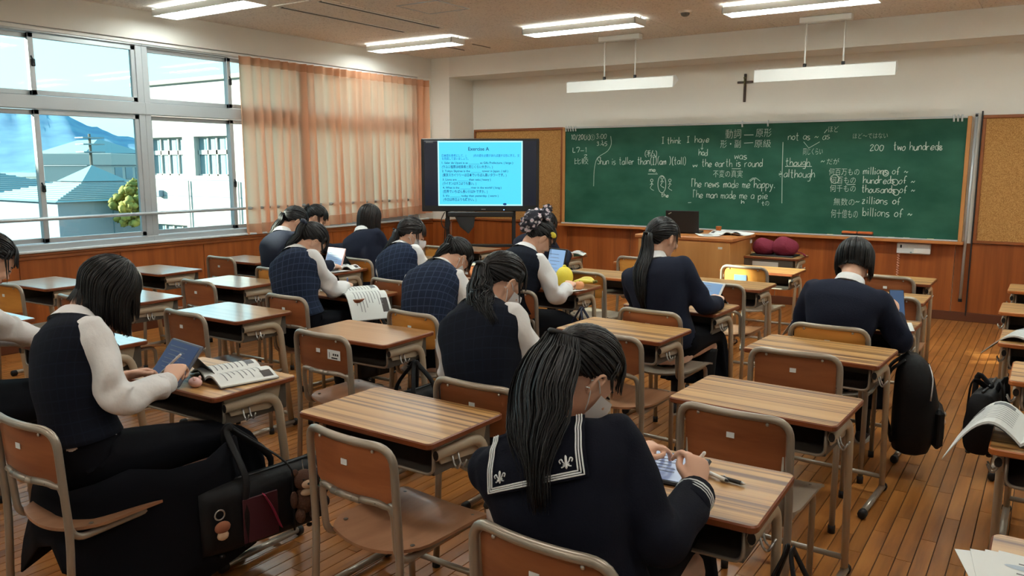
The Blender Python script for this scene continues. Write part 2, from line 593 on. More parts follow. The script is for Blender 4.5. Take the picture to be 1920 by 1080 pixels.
structure(mesh('wall_back', *box(((XL + XR) / 2, YB - .1, ZC / 2), (XR - XL + .6, .2, ZC)), M_wall))
wf = structure(mesh('wall_front', *box(((XL + XR) / 2, YF + .1, ZC / 2), (XR - XL + .6, .2, ZC)), M_wall))
structure(mesh('wall_front_pillar', *box((-7.085, (YP + YF) / 2 , ZC / 2), (.63, YF - YP, ZC)), M_wall))
structure(mesh('wall_front_beam', *box((( -6.77 + XR) / 2, (YP + YF) / 2, (2.681 + ZC) / 2), (XR + 6.77, YF - YP, ZC - 2.681)), M_beam))
# wainscot at the front
PAN = [(-6.77, -5.98), (-5.98, -5.25), (-5.25, -4.352), (-4.352, -3.455), (-3.455, -2.557), (-2.557, -1.66), (-1.66, -.80), (-.80, .10), (.10, 1.45)]
for a, b in PAN:
    mesh('wall_panel', *box(((a + b) / 2, YF - .0075, .435), (b - a - .006, .015, .69), .002), M_wain, wf)
pl = bpy.data.objects['wall_front_pillar']
mesh('wall_panel', *box((-6.92, YP - .0075, .435), (.31, .015, .69), .002), M_wain, pl)
mesh('wall_panel', *box((-6.762, (YP + YF) / 2, .435), (.015, YF - YP - .02, .69), .002), M_wain, pl)
g = G(); g.box((-6.925, YP - .014, .80), (.34, .03, .03), .006); g.box((-6.757, (YP + YF) / 2, .80), (.03, YF - YP, .03), .006)
structure(g.build('trim_2', M_trimw))
g = G(); g.box(((-6.755 + XR) / 2, YF - .012, .045), (XR + 6.755, .024, .09), .003); g.box((-6.92, YP - .012, .045), (.34, .024, .09), .003); g.box((-6.757, (YP + YF) / 2, .045), (.024, YF - YP, .09), .003)
structure(g.build('baseboard_front', M_base))

# ceiling boards
ce = structure(mesh('ceiling', *box(((XL + XR) / 2, (YB + YF) / 2, ZC + .06), (XR - XL + .6, YF - YB + .4, .10)), M_under))
tv, tf = box((0, 0, 0), (.906, .906, .012), .002)
tme = bpy.data.meshes.new('ceiling_tile'); tme.from_pydata(tv, [], tf); tme.materials.append(M_ceil)
for i in range(10):
    for j in range(12):
        x, y = XL + .455 + .91 * i, YP - .455 - .91 * j
        if y < YB - .3 or x > XR + .4: continue
        o = bpy.data.objects.new('ceiling_tile', tme); COL.objects.link(o); o.parent = ce; o.location = (x, y, ZC + .006)

# windows: aluminium sashes in four visible units
XW = -7.16
def window(n, y0, y1):
    w = G()
    yc, yl = (y0 + y1) / 2, y1 - y0
    w.box((XW, y0 + .03, 1.76), (.10, .06, 1.86), .004); w.box((XW, y1 - .03, 1.76), (.10, .06, 1.86), .004)
    w.box((XW, yc, 2.655), (.12, yl, .06), .004); w.box((XW, yc, .855), (.12, yl, .05), .004)
    w.box((XW + .005, yc, 2.06), (.11, yl, .11), .004)
    r = structure(w.build('window_%d' % n, M_alu))
    ym = yc
    for (za, zb) in ((.885, 2.00), (2.12, 2.62)):
        for (ya, yb, dx) in ((y0 + .055, ym + .028, -.022), (ym - .028, y1 - .055, .022)):
            s = G()
            for yy in (ya + .022, yb - .022): s.box((XW + dx, yy, (za + zb) / 2), (.034, .044, zb - za), .003)
            for zz in (za + .02, zb - .02): s.box((XW + dx, (ya + yb) / 2, zz), (.034, yb - ya, .04), .003)
            sash = s.build('window_sash', M_alu, r)
            mesh('pane', *box((XW + dx, (ya + yb) / 2, (za + zb) / 2), (.005, yb - ya - .07, zb - za - .06)), M_glass, sash)
        # crescent latch on the meeting stile
        q = G(); q.box((XW + .045, ym, za + (zb - za) * .52 - .12 * (za < 1)), (.02, .03, .06), .005)
        q.add(tube([(XW + .06, ym, za + (zb - za) * .52 - .12 * (za < 1)), (XW + .075, ym - .03, za + (zb - za) * .52 - .12 * (za < 1) + .05)], .007, 6))
        q.build('latch', M_dark, r)
    return r
for n_, (a, b) in enumerate(((-1.31, .62), (.62, 2.55), (2.55, 4.48), (4.48, 6.41), (6.41, 8.34))):
    window(n_ + 1, a, b)
structure(mesh('wall_left_end', *box((-7.19, 8.48, 1.76), (.22, .28, 1.88)), M_wall))
structure(mesh('wall_left_back', *box((-7.19, (YB - 1.31) / 2, 1.76), (.22, 1.31 * -1 - YB, 1.88)), M_wall))
structure(mesh('trim_3', *box((-7.10, (YB + 8.5) / 2, .823), (.11, 8.5 - YB, .02), .004), M_sill))
rail = tag(mesh('window_guard_rail', *tube([(-7.04 - .04, YB, 1.092), (-7.08, 8.4, 1.092)], .016, 10), M_alu, None, True), 'thin grey metal guard rail running across the lower window panes', 'rail')
g = G()
g.box((-7.105, (YB + 8.55) / 2, 2.655), (.03, 8.55 - YB, .03), .004)
tag(g.build('curtain_rail', M_white), 'white curtain rail under the beam above the windows', 'curtain rail')

# curtains: pleated cloth with a heading tape and a bottom hem
def curtain(y0, y1, zb0, zb1, folds, label, seed):
    r_ = random.Random(seed)
    ph = [r_.uniform(-.35, .35) for _ in range(folds + 2)]
    n_ = folds * 14
    root = empty('curtain', label, 'curtain', (-7.05, y0, 0), 0, 'peach curtains drawn over the windows beside the pillar')
    def sheet(name, za, zbn, m, off=0.0):
        v, f, rows = [], [], 15
        for i in range(n_ + 1):
            t = i / n_
            zbot = zb0 + (zb1 - zb0) * t
            u = t * folds
            k_ = int(u)
            a = 2 * math.pi * (u + .12 * math.sin(2 * math.pi * u * .37 + seed))
            for j in range(rows):
                s = j / (rows - 1)
                z = za(zbot) + (zbn(zbot) - za(zbot)) * s
                h = (2.64 - z) / 1.8
                amp = .030 + .016 * h * (1 + .6 * ph[k_ % len(ph)])
                x = amp * (math.cos(a + ph[k_ % len(ph)] * .0) * .75 + .25 * math.cos(2 * a + 1.1)) + off
                y = t * (y1 - y0) + .022 * math.sin(a * 1.0 + 2.2) * (.4 + h) + .02 * math.sin(3.1 * t * folds * .21 + seed) * h
                v.append((x, y, z))
        for i in range(n_):
            for j in range(rows - 1):
                p = i * rows + j
                f.append((p, p + 1, p + rows + 1, p + rows))
        return mesh(name, v, f, m, root, True)
    sheet('curtain_cloth', lambda zb: 2.56, lambda zb: zb + .11, M_curtain)
    sheet('heading_tape', lambda zb: 2.645, lambda zb: 2.56, M_hem, .002)
    sheet('hem', lambda zb: zb + .11, lambda zb: zb, M_hem, .002)
curtain(5.50, 6.62, .815, .845, 9, 'peach pleated curtain nearest the open window, left one of the pair', 1)
curtain(6.64, 8.50, .845, .905, 15, 'peach pleated curtain beside the corner pillar, wider one of the pair', 2)

# cork boards, blackboard
def cork(name, x0, x1, label):
    o = empty(name, label, 'notice board', ((x0 + x1) / 2, YF, .8))
    mesh('cork_sheet', *box((0, -.012, .605), (x1 - x0, .02, 1.19), .002), M_cork, o)
    g = G(); w = x1 - x0
    g.box((0, -.02, 1.205), (w, .04, .03), .004); g.box((0, -.02, .0), (w, .04, .03), .004)
    g.box((-w / 2 + .015, -.02, .6), (.03, .04, 1.18), .004); g.box((w / 2 - .015, -.02, .6), (.03, .04, 1.18), .004)
    g.build('wooden_frame', M_trimw, o)
cork('cork_board', -6.735, -5.32, 'brown cork board with wooden frame behind the television')
cork('cork_board', -.655, 1.43, 'brown cork board with wooden frame right of the chalkboard')
bd = empty('chalkboard', 'long green chalkboard covered with white chalk writing', 'chalkboard', (-3.03, YF, 0))
mesh('writing_surface', *box((0, -.025, 1.405), (4.50, .03, 1.19), .002), M_board, bd)
g = G(); g.box((-2.265, -.03, 1.395), (.035, .06, 1.24), .004); g.box((2.265, -.03, 1.395), (.035, .06, 1.24), .004)
g.build('wooden_frame', M_pod, bd)
g = G(); g.box((0, -.035, 2.008), (4.5, .04, .022), .003)
g.build('top_rail', M_sill, bd)
g = G(); g.box((0, -.07, .785), (4.60, .12, .03), .004)
tray = g.build('chalk_tray', M_podtop, bd)
g = G(); g.box((0, -.085, .803), (4.5, .07, .006)); g.box((0, -.125, .81), (4.5, .008, .014), .002)
g.build('tray_liner', M_sill, tray)
for x in [-5.26 + .035 * k for k in range(5)] + [-.90, -.865, -.83] + [-2.99, -2.705]:
    mesh('rail_hook', *tube([(x + 3.03, -.06, 2.03), (x + 3.03, -.068, 2.0), (x + 3.03, -.06, 1.965)], .009, 6), M_sill, bd)

# ceiling lights
def ceiling_light(x, y, label, lit=True):
    o = empty('ceiling_light', label, 'ceiling light', (x, y, ZC), 0, 'fluorescent ceiling lights')
    g = G()
    L, W = 1.26, .25
    g.box((0, 0, -.020), (L, .02, .040), .002)
    for e in (-1, 1):
        g.box((0, e * (W / 2 - .004), -.052), (L, .008, .058), .003)
        g.box((e * (L / 2 - .006), 0, -.048), (.012, W, .066), .003)
        g.box((e * .3, 0, -.074), (.012, W, .010), .002)
    g.build('housing', M_white, o)
    for s in (-.054, .054):
        mesh('lamp_tube', *tube([(-.59, s, -.048), (.59, s, -.048)], [(.042, .016)] * 2, 12), M_tube if lit else M_tubedim, o, True)
        for e in (-.60, .60):
            mesh('lamp_socket', *box((e, s, -.046), (.02, .034, .05), .004), M_white, o)
for y, nm in ((7.27, 'front'), (4.56, 'middle'), (1.85, 'rear'), (-.6, 'rearmost')):
    for k_, x in enumerate((-6.21, -4.04, -1.95, .15)):
        ceiling_light(x, y, ('%s %s fluorescent ceiling light in the %s row, counted from the windows' % (('first', 'second', 'third', 'fourth')[k_], 'lit' if y > 3 else 'dimmed', nm)), y > 3)
def board_light(xa, xb, xm0, xm1, label):
    o = empty('pendant_light', label, 'pendant light', ((xa + xb) / 2, 8.2, ZC), 0, 'white pendant board lights')
    c = (xa + xb) / 2
    mesh('mounting_bar', *box(((xm0 + xm1) / 2 - c, 0, -.03), (xm1 - xm0, .09, .055), .006), M_white, o)
    for x in (xm0 + .06, xm1 - .06):
        r = mesh('rod', *tube([(x - c, 0, -.05), (x - c, 0, -.455)], .008, 8), M_white, o, True)
        mesh('swivel', *tube([(x - c, 0, -.43), (x - c, 0, -.475)], .017, 8), M_dark, r, True)
    L = xb - xa
    pro = [(-.055, -.470), (.02, -.455), (.09, -.50), (.085, -.507), (.02, -.465), (-.045, -.480), (-.045, -.585), (-.058, -.585)]
    v = [(-L / 2, y, z) for y, z in pro] + [(L / 2, y, z) for y, z in pro]
    n_ = len(pro)
    f = [(i, (i + 1) % n_, n_ + (i + 1) % n_, n_ + i) for i in range(n_)]
    mesh('shade', v, f, M_white, o)
    for e in (-L / 2, L / 2):
        pr_ = [(-.058, -.585), (-.055, -.468), (.02, -.453), (.092, -.502)]
        vv = [(e - .004, y, z) for y, z in pr_] + [(e + .004, y, z) for y, z in pr_]
        mesh('shade_end', vv, [(0, 1, 2, 3), (7, 6, 5, 4)] + [(i, (i + 1) % 4, 4 + (i + 1) % 4, 4 + i) for i in range(4)], M_white, o)
    mesh('lamp_tube', *tube([(-L / 2 + .03, .015, -.51), (L / 2 - .03, .015, -.51)], .014, 8), M_reflector, o, True)
board_light(-4.71, -3.44, -4.33, -3.84, 'white pendant light hanging left of the cross before the chalkboard')
board_light(-2.58, -1.31, -2.18, -1.71, 'white pendant light hanging right of the cross before the chalkboard')

# air-conditioning strip, hatch, detector, cross
o = empty('air_vent', 'long white ceiling air vent with two black slots', 'air vent', (-5.6, 5.87, ZC))
mesh('vent_panel', *box((0, 0, -.004), (.62, 1.74, .012), .003), M_ceil, o)
for x in (-.24, .24):
    mesh('slot', *box((x, 0, -.011), (.045, 1.62, .006)), M_black, o)
    g = G()
    for e in (-.028, .028): g.box((x + e, 0, -.012), (.008, 1.64, .01))
    g.build('slot_edge', M_white, o)
o = empty('ceiling_hatch', 'square metal edged access hatch in the ceiling between the lights', 'hatch', (-4.76, 5.84, ZC))
g = G()
for a in (-1, 1):
    g.box((a * .225, 0, -.002), (.012, .46, .008)); g.box((0, a * .225, -.002), (.46, .012, .008))
g.build('hatch_frame', M_alu, o); mesh('hatch_panel', *box((0, 0, 0), (.43, .43, .006)), M_ceil, o)
o = empty('smoke_detector', 'round white smoke detector on the ceiling', 'smoke detector', (-2.96, 7.25, ZC))
mesh('detector_base', *tube([(0, 0, 0), (0, 0, -.02)], .06, 16), M_ceil, o)
mesh('detector_head', *tube([(0, 0, -.02), (0, 0, -.04), (0, 0, -.05)], [.042, .036, .02], 14), M_boxd, o)
o = empty('air_slot', 'pair of thin slots in the ceiling near the corner', 'air vent', (-5.95, 8.0, ZC))
for x in (-.24, .15): mesh('slot', *box((x, 0, -.002), (.012, .36, .008)), M_boxd, o)
o = empty('wall_cross', 'dark wooden cross on the wall above the chalkboard', 'cross', (-2.995, YF - .012, 2.24))
M_crossw = mat('cross_wood', S(58, 36, 26), .5)
g = G(); g.box((0, 0, .153), (.026, .02, .306), .003); g.box((0, 0, .216), (.172, .02, .024), .003)
g.build('cross_bars', M_crossw, o)
M_bronze = mat('bronze', S(96, 92, 60), .4, metal=.6)
g = G(); g.add(tube([(0, -.016, .252), (0, -.018, .232), (0, -.016, .205), (.002, -.016, .17)], [.007, .007, .01, .005], 8)); g.add(tube([(-.045, -.014, .218), (0, -.016, .226), (.045, -.014, .218)], .004, 6))
g.box((0, -.014, .262), (.03, .006, .014), .001)
g.build('metal_figure', M_bronze, o, True)

# ------------------------------------------------------------------ outside the windows
M_white_wall = mat('annex_white', S(176, 176, 172), .85)
M_teal = mat('roof_teal', S(104, 138, 146), .7)
M_conc = mat('concrete_grey', S(122, 138, 152), .85, bump=(1.2, .3))
M_glassd = mat('window_dark_blue', S(84, 116, 130), .15)
M_cloth2 = mat('inner_curtain', S(140, 154, 158), .9)
M_leafg = mat('tree_yellow_green', S(148, 150, 66), .85)
M_leafd = mat('tree_dark_green', S(58, 92, 84), .9)
M_hill = mat('hill_forest_hazed', S(58, 112, 128), .95)
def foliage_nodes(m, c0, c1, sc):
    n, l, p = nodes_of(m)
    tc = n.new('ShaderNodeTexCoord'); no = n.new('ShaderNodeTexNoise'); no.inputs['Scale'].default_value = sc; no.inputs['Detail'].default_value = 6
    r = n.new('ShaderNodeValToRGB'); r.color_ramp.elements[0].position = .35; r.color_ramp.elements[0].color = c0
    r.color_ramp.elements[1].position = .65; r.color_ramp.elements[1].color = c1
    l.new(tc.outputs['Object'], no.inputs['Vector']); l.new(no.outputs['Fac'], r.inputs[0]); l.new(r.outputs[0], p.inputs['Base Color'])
foliage_nodes(M_leafg, S(84, 96, 40), S(150, 142, 66), 1.2)
foliage_nodes(M_leafd, S(40, 74, 84), S(66, 100, 100), .5)
foliage_nodes(M_hill, S(58, 112, 146), S(80, 132, 156), .06)  # blue tones paint distance haze into the forest colour
gd = structure(mesh('ground', *box((-300, 200, -9.2), (900, 900, .4)), mat('town_ground', S(84, 96, 90), .95)))

# school wing across the yard: its facade faces the camera side
an = empty('school_wing', 'white school wing across the yard with curtained windows', 'building', (-32.4, 20, 0))
def hole_wall(name, x0, x1, z0, z1, holes, m, parent, y=0.0, dep=.28):
    xs = sorted({x0, x1, *[h[0] for h in holes], *[h[1] for h in holes]})
    zs = sorted({z0, z1, *[h[2] for h in holes], *[h[3] for h in holes]})
    g = G()
    for a, b in zip(xs[:-1], xs[1:]):
        for c, d in zip(zs[:-1], zs[1:]):
            mx_, mz = (a + b) / 2, (c + d) / 2
            if any(h[0] < mx_ < h[1] and h[2] < mz < h[3] for h in holes): continue
            g.box((mx_, y + dep / 2, mz), (b - a, dep, d - c))
    return g.build(name, m, parent)
HW = []
for fl in (0, -3.55, 3.6):
    z0, z1 = 1.1 + fl, 2.63 + fl
    if fl > 0: continue
    for k in range(4):
        x = .7 + 3.08 * k + (.05 if k else 0)
        HW.append((x, x + 2.38, z0, z1))
hole_wall('facade', 0, 14, -9, 4.75, HW, M_white_wall, an)
mesh('side_wall', *box((.15, 7, -2.2), (.3, 14, 13.6)), M_white_wall, an)
mesh('parapet', *box((7, .1, 4.8), (14.2, .5, .16), .02), M_white_wall, an)
for z in (.93, .28, -2.6):
    mesh('facade_joint', *box((7, -.004, z), (14, .012, .03)), M_conc, an)
for x in (.1, 3.4, 6.5):
    mesh('rain_pipe', *tube([(x, -.06, -9), (x, -.06, .9)], .03, 6), M_white_wall, an)
for (x0, x1, z0, z1) in HW:
    w = mesh('window_frame', *box(((x0 + x1) / 2, .22, z1 - .03), (x1 - x0, .07, .06)), M_white_wall, an)
    g = G(); h = z1 - z0
    g.box(((x0 + x1) / 2, .2, z0 + h * .60), (x1 - x0, .08, .17)); g.box(((x0 + x1) / 2, .2, z0 + .03), (x1 - x0, .08, .06))
    for q in (0, .27, .5, .76, 1): g.box((x0 + (x1 - x0) * q, .2, (z0 + z1) / 2), (.07 if q != .5 else .1, .08, h))
    g.build('window_bars', M_white_wall, w)
    for q in range(4):
        xa = x0 + (x1 - x0) * q / 4
        mesh('window_pane', *box((xa + (x1 - x0) / 8, .23, (z0 + z1) / 2), ((x1 - x0) / 4 - .03, .012, h - .04)), M_glassd, w)
        v, f = [], []
        for i in range(13):
            v += [(xa + (x1 - x0) / 4 * (.1 + .6 * i / 12), .222 + .004 * math.sin(i * 2.1), z0 + .06), (xa + (x1 - x0) / 4 * (.1 + .6 * i / 12), .222 + .004 * math.sin(i * 2.1), z1 - .05)]
        for i in range(12): f.append((2 * i, 2 * i + 2, 2 * i + 3, 2 * i + 1))
        mesh('window_curtain', v, f, M_cloth2, w)
mesh('wall_lamp', *box((1.45, -.1, .35), (.3, .2, .28), .03), M_conc, an)

def hip_house(name, label, cx, cy, lx, ly, z_eave, z_top, wall_m, roof_m, ridge=.5, slats=0, cap=True):
    o = empty(name, label, 'building', (cx, cy, 0))
    mesh('wall', *box((0, 0, (-9 + z_eave) / 2), (lx - .5, ly - .5, z_eave + 9)), wall_m, o)
    rx, ry = (max(lx - ly, 0) / 2 + .3, .3) if lx >= ly else (.3, (ly - lx) / 2 + .3)
    v = [(-lx / 2, -ly / 2, z_eave), (lx / 2, -ly / 2, z_eave), (lx / 2, ly / 2, z_eave), (-lx / 2, ly / 2, z_eave),
         (-rx, -ry, z_top), (rx, -ry, z_top), (rx, ry, z_top), (-rx, ry, z_top)]
    rf = mesh('roof', v, [(0, 1, 5, 4), (1, 2, 6, 5), (2, 3, 7, 6), (3, 0, 4, 7), (4, 5, 6, 7), (3, 2, 1, 0)], roof_m, o)
    if slats:
        for k in range(1, slats):
            t = k / slats
            a = [v[i][0] * (1 - t) + v[i + 4][0] * t for i in range(4)]; b_ = [v[i][1] * (1 - t) + v[i + 4][1] * t for i in range(4)]
            z = z_eave * (1 - t) + z_top * t + .03
            mesh('roof_seam', *tube([(a[i % 4], b_[i % 4], z) for i in range(5)], .045, 4, caps=True), M_cloth2, rf)
    if cap:
        v2 = [(-rx - 1.2, -ry - 1.2, z_top - .25), (rx + 1.2, -ry - 1.2, z_top - .25), (rx + 1.2, ry + 1.2, z_top - .25), (-rx - 1.2, ry + 1.2, z_top - .25), (0, 0, z_top + .75)]
        mesh('roof_cap', v2, [(0, 1, 4), (1, 2, 4), (2, 3, 4), (3, 0, 4), (3, 2, 1, 0)], roof_m, o)
    return o
h1 = hip_house('hall', 'pavilion hall with teal hipped roof and grey concrete wall outside', -51.3, 28.4, 10, 10, -.57, .75, M_conc, M_teal, slats=14)
for k in range(1, 3): mesh('wall_joint', *box((4.76, -4.75 + 3.2 * k, -4), (.03, .06, 7)), M_glassd, h1)
mesh('wall_joint', *box((4.76, 0, -1.4), (.03, 9.4, .05)), M_glassd, h1)
h2 = hip_house('hall', 'pavilion hall with pale hipped roof, farther left outside the window', -66.5, 27.6, 12, 12, -.4, 1.2, M_conc, M_teal, slats=12)
lb = empty('long_block', 'long flat white block with dark windows beyond the halls', 'building', (-80.5, 46.8, 0), math.radians(128))
mesh('wall', *box((0, 0, -3.8), (16, 6, 10.4)), M_white_wall, lb)
mesh('parapet', *box((0, 0, 2.0), (16.4, 6.4, 1.1), .05), M_white_wall, lb)
for k in range(6):
    for s in (-1, 1):
        mesh('window', *box((-6.4 + 2.5 * k, s * 3.0, .7), (1.7, .1, 1.1)), M_glassd, lb)
hip_house('house', 'grey roofed house on the slope beyond the white block', -103, 57, 12, 8, 2.9, 4.6, M_conc, M_teal, cap=False)
hip_house('house', 'hip roofed house half hidden by the school wing', -90, 63, 10, 8, 2.6, 4.9, M_white_wall, M_cloth2, cap=False)
hip_house('house', 'small pale roofed house far left below the hill', -118, 46, 7, 6, 1.2, 2.4, M_white_wall, M_cloth2, cap=False)
pole = empty('utility_pole', 'thin utility pole with three crossarms before the hill', 'pole', (-63.6, 35.2, -9))
mesh('pole_shaft', *tube([(0, 0, 0), (0, 0, 12.9)], [.16, .10], 8), M_boxd, pole)
for z in (12.6, 12.1, 11.5):
    mesh('crossarm', *box((0, 0, z), (1.2, 1.7, .09)), M_cloth2, pole)
# wooded hill
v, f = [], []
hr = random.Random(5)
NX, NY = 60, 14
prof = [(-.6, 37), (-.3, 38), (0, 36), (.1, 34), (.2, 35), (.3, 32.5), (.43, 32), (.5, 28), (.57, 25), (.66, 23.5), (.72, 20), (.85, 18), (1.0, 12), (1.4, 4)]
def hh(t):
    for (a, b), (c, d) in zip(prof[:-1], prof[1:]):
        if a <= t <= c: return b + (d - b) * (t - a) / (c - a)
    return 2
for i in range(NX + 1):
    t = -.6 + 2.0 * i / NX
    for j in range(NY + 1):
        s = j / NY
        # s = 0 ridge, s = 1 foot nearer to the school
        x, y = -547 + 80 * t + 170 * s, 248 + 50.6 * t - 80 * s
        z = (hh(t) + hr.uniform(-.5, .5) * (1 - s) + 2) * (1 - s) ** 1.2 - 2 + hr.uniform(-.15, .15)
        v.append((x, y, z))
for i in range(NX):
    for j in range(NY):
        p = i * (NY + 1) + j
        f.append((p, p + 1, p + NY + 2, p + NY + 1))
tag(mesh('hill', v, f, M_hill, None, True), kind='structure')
def tree(name, label, loc, r, h, m, seed, grp=None):
    t_ = random.Random(seed)
    o = empty(name, label, 'tree', loc, 0, grp)
    mesh('trunk', *tube([(0, 0, 0), (.1, 0, h * .4), (0, .1, h * .75)], [r * .09, r * .07, r * .03], 6), M_crossw, o)
    g = G()
    for k in range(320):
        a, b_ = t_.uniform(0, 6.28), t_.uniform(-.6, 1)
        q = t_.uniform(.45, 1) * r
        c = (q * math.cos(a) * math.sqrt(max(0, 1 - b_ * b_)), q * math.sin(a) * math.sqrt(max(0, 1 - b_ * b_)), h - r * .8 + q * b_ * .9)
        s = r * t_.uniform(.07, .15)
        e, fa = ellipsoid(c, (s, s, s * .8), 7, 5)
        e = [(x + t_.uniform(-.25, .25) * s, y + t_.uniform(-.25, .25) * s, z + t_.uniform(-.25, .25) * s) for x, y, z in e]
        g.add((e, fa))
    g.build('crown', m, o, True)
tree('garden_tree', 'yellow green tree between the hall and the school wing', (-44.2, 27.6, -9), 1.9, 9.6, M_leafg, 1)
tree('garden_tree', 'tall yellow green tree close beside the school wing corner', (-42.2, 32.6, -9), 1.9, 10.4, M_leafg, 2)
for k, (x, y, z, r) in enumerate(((-78, 32.5, .6, 3.6), (-86.5, 33.5, 1.4, 4.0), (-95, 38, 2.4, 4.4), (-107, 42, 3.0, 4.4))):
    tree('dark_tree', ('nearest', 'second', 'third', 'farthest')[k] + ' dark green tree of the row behind the halls', (x, y, -9), r, z + 9, M_leafd, 10 + k, 'dark trees behind the halls')
for k in range(3):
    tree('shrub_tree', ('left', 'middle', 'right')[k] + ' low tree in the yard seen under the window rail', (-36 - 5.2 * k, 14.5 - .6 * k, -9), 2.2, 6.4 + .3 * k, M_leafd, 30 + k, 'low trees in the yard')
# unseen sun blocker added back-left outside: its upper notch lets one low beam in
gw = empty('sun_blocker', 'unseen white sun blocker added west of the classroom, notched at the top', 'building', (-17.06, -4.1, 0), math.atan2(.83, -.557))
mesh('wall', *box((-5, 3, -2.0), (26, 6, 13.75)), M_white_wall, gw)
mesh('blocker_top', *box((4.8, 3, 6.6), (8.0, 4, 4.0)), M_white_wall, gw)
mesh('blocker_top', *box((-9.0, 3, 6.6), (18.0, 4, 4.0)), M_white_wall, gw)

# ------------------------------------------------------------------ school desks and chairs
def make_desk(top_m, edge_m):
    d = empty('school_desk', 'x', 'desk')
    W, D, Z = .60, .40, .70
    # desktop: laminate sheet with a bevelled wooden edge
    po = round_rect(W, D, .022)
    pin = round_rect(W - .008, D - .008, .019)
    n_ = len(po)
    v = [(x, y, Z - .021) for x, y in pin] + [(x, y, Z - .017) for x, y in po] + [(x, y, Z - .004) for x, y in po] + [(x, y, Z) for x, y in pin]
    f, mi = [tuple(reversed(range(n_)))], [1]
    for k in range(3):
        for i in range(n_):
            f.append((k * n_ + i, k * n_ + (i + 1) % n_, (k + 1) * n_ + (i + 1) % n_, (k + 1) * n_ + i)); mi.append(1)
    f.append(tuple(range(3 * n_, 4 * n_))); mi.append(0)
    mesh('tabletop', v, f, [top_m, edge_m], d, midx=mi)
    # steel box under it, open towards the pupil
    g = G(); t = .004
    w, dd, z0, z1 = .50, .30, .565, .678
    g.box((0, .03, z0), (w, dd, t)); g.box((0, .03 + dd / 2, (z0 + z1) / 2), (w, t, z1 - z0))
    g.box((-w / 2, .03, (z0 + z1) / 2), (t, dd, z1 - z0)); g.box((w / 2, .03, (z0 + z1) / 2), (t, dd, z1 - z0))
    bx = g.build('storage_box', M_boxd, d)
    mesh('box_lip', *tube(fillet([(-w / 2, -.122, z1 - .02), (-w / 2, -.122, z0), (w / 2, -.122, z0), (w / 2, -.122, z1 - .02)], .03, 4), .006, 6), M_ctube, bx, True)
    for s in (-1, 1):
        pl_ = [(-.13, .672), (.145, .672), (.125, .60), (.08, .585), (-.10, .60)]
        v = [(s * .258, y, z) for y, z in pl_] + [(s * .264, y, z) for y, z in pl_]
        mesh('side_plate', v, [(0, 1, 2, 3, 4), (9, 8, 7, 6, 5)] + [(i, (i + 1) % 5, 5 + (i + 1) % 5, 5 + i) for i in range(5)], M_beige, d)
        x = s * .272
        path = fillet([(x, -.135, .640), (x, .118, .640), (x, .175, .045)], .085, 7)
        leg = mesh('leg', *tube(path, [(.0135, .019)] * len(path), 12), M_beige, d, True)
        mesh('tube_end', *tube([(x, -.1352, .640), (x, -.1368, .640)], [(.011, .0165)] * 2, 10), M_black, leg)
        fb = mesh('foot_bar', *tube([(x, -.17, .028), (x, .195, .028)], [(.015, .014)] * 2, 10), M_ctube, d, True)
        for y, L in ((-.178, .04), (.203, .03)):
            mesh('foot_cap', *tube([(x, y - L / 2, .023), (x, y - L / 2 + .006, .023), (x, y + L / 2 - .006, .023), (x, y + L / 2, .023)], [(.014, .016), (.0195, .0215), (.0195, .0215), (.014, .016)], 10), M_black, fb, True)
        mesh('bag_hook', *tube(fillet([(s * .266, -.02, .625), (s * .278, -.02, .585), (s * .292, -.02, .573), (s * .305, -.02, .60)], .02, 3), .0035, 6), M_steel, d, True)
        mesh('bag_hook', *tube(fillet([(s * .266, -.05, .625), (s * .278, -.05, .585), (s * .292, -.05, .573), (s * .305, -.05, .60)], .02, 3), .0035, 6), M_steel, d, True)
    mesh('crossbar', *tube([(-.27, .166, .085), (.27, .166, .085)], .0115, 8), M_ctube, d, True)
    return d

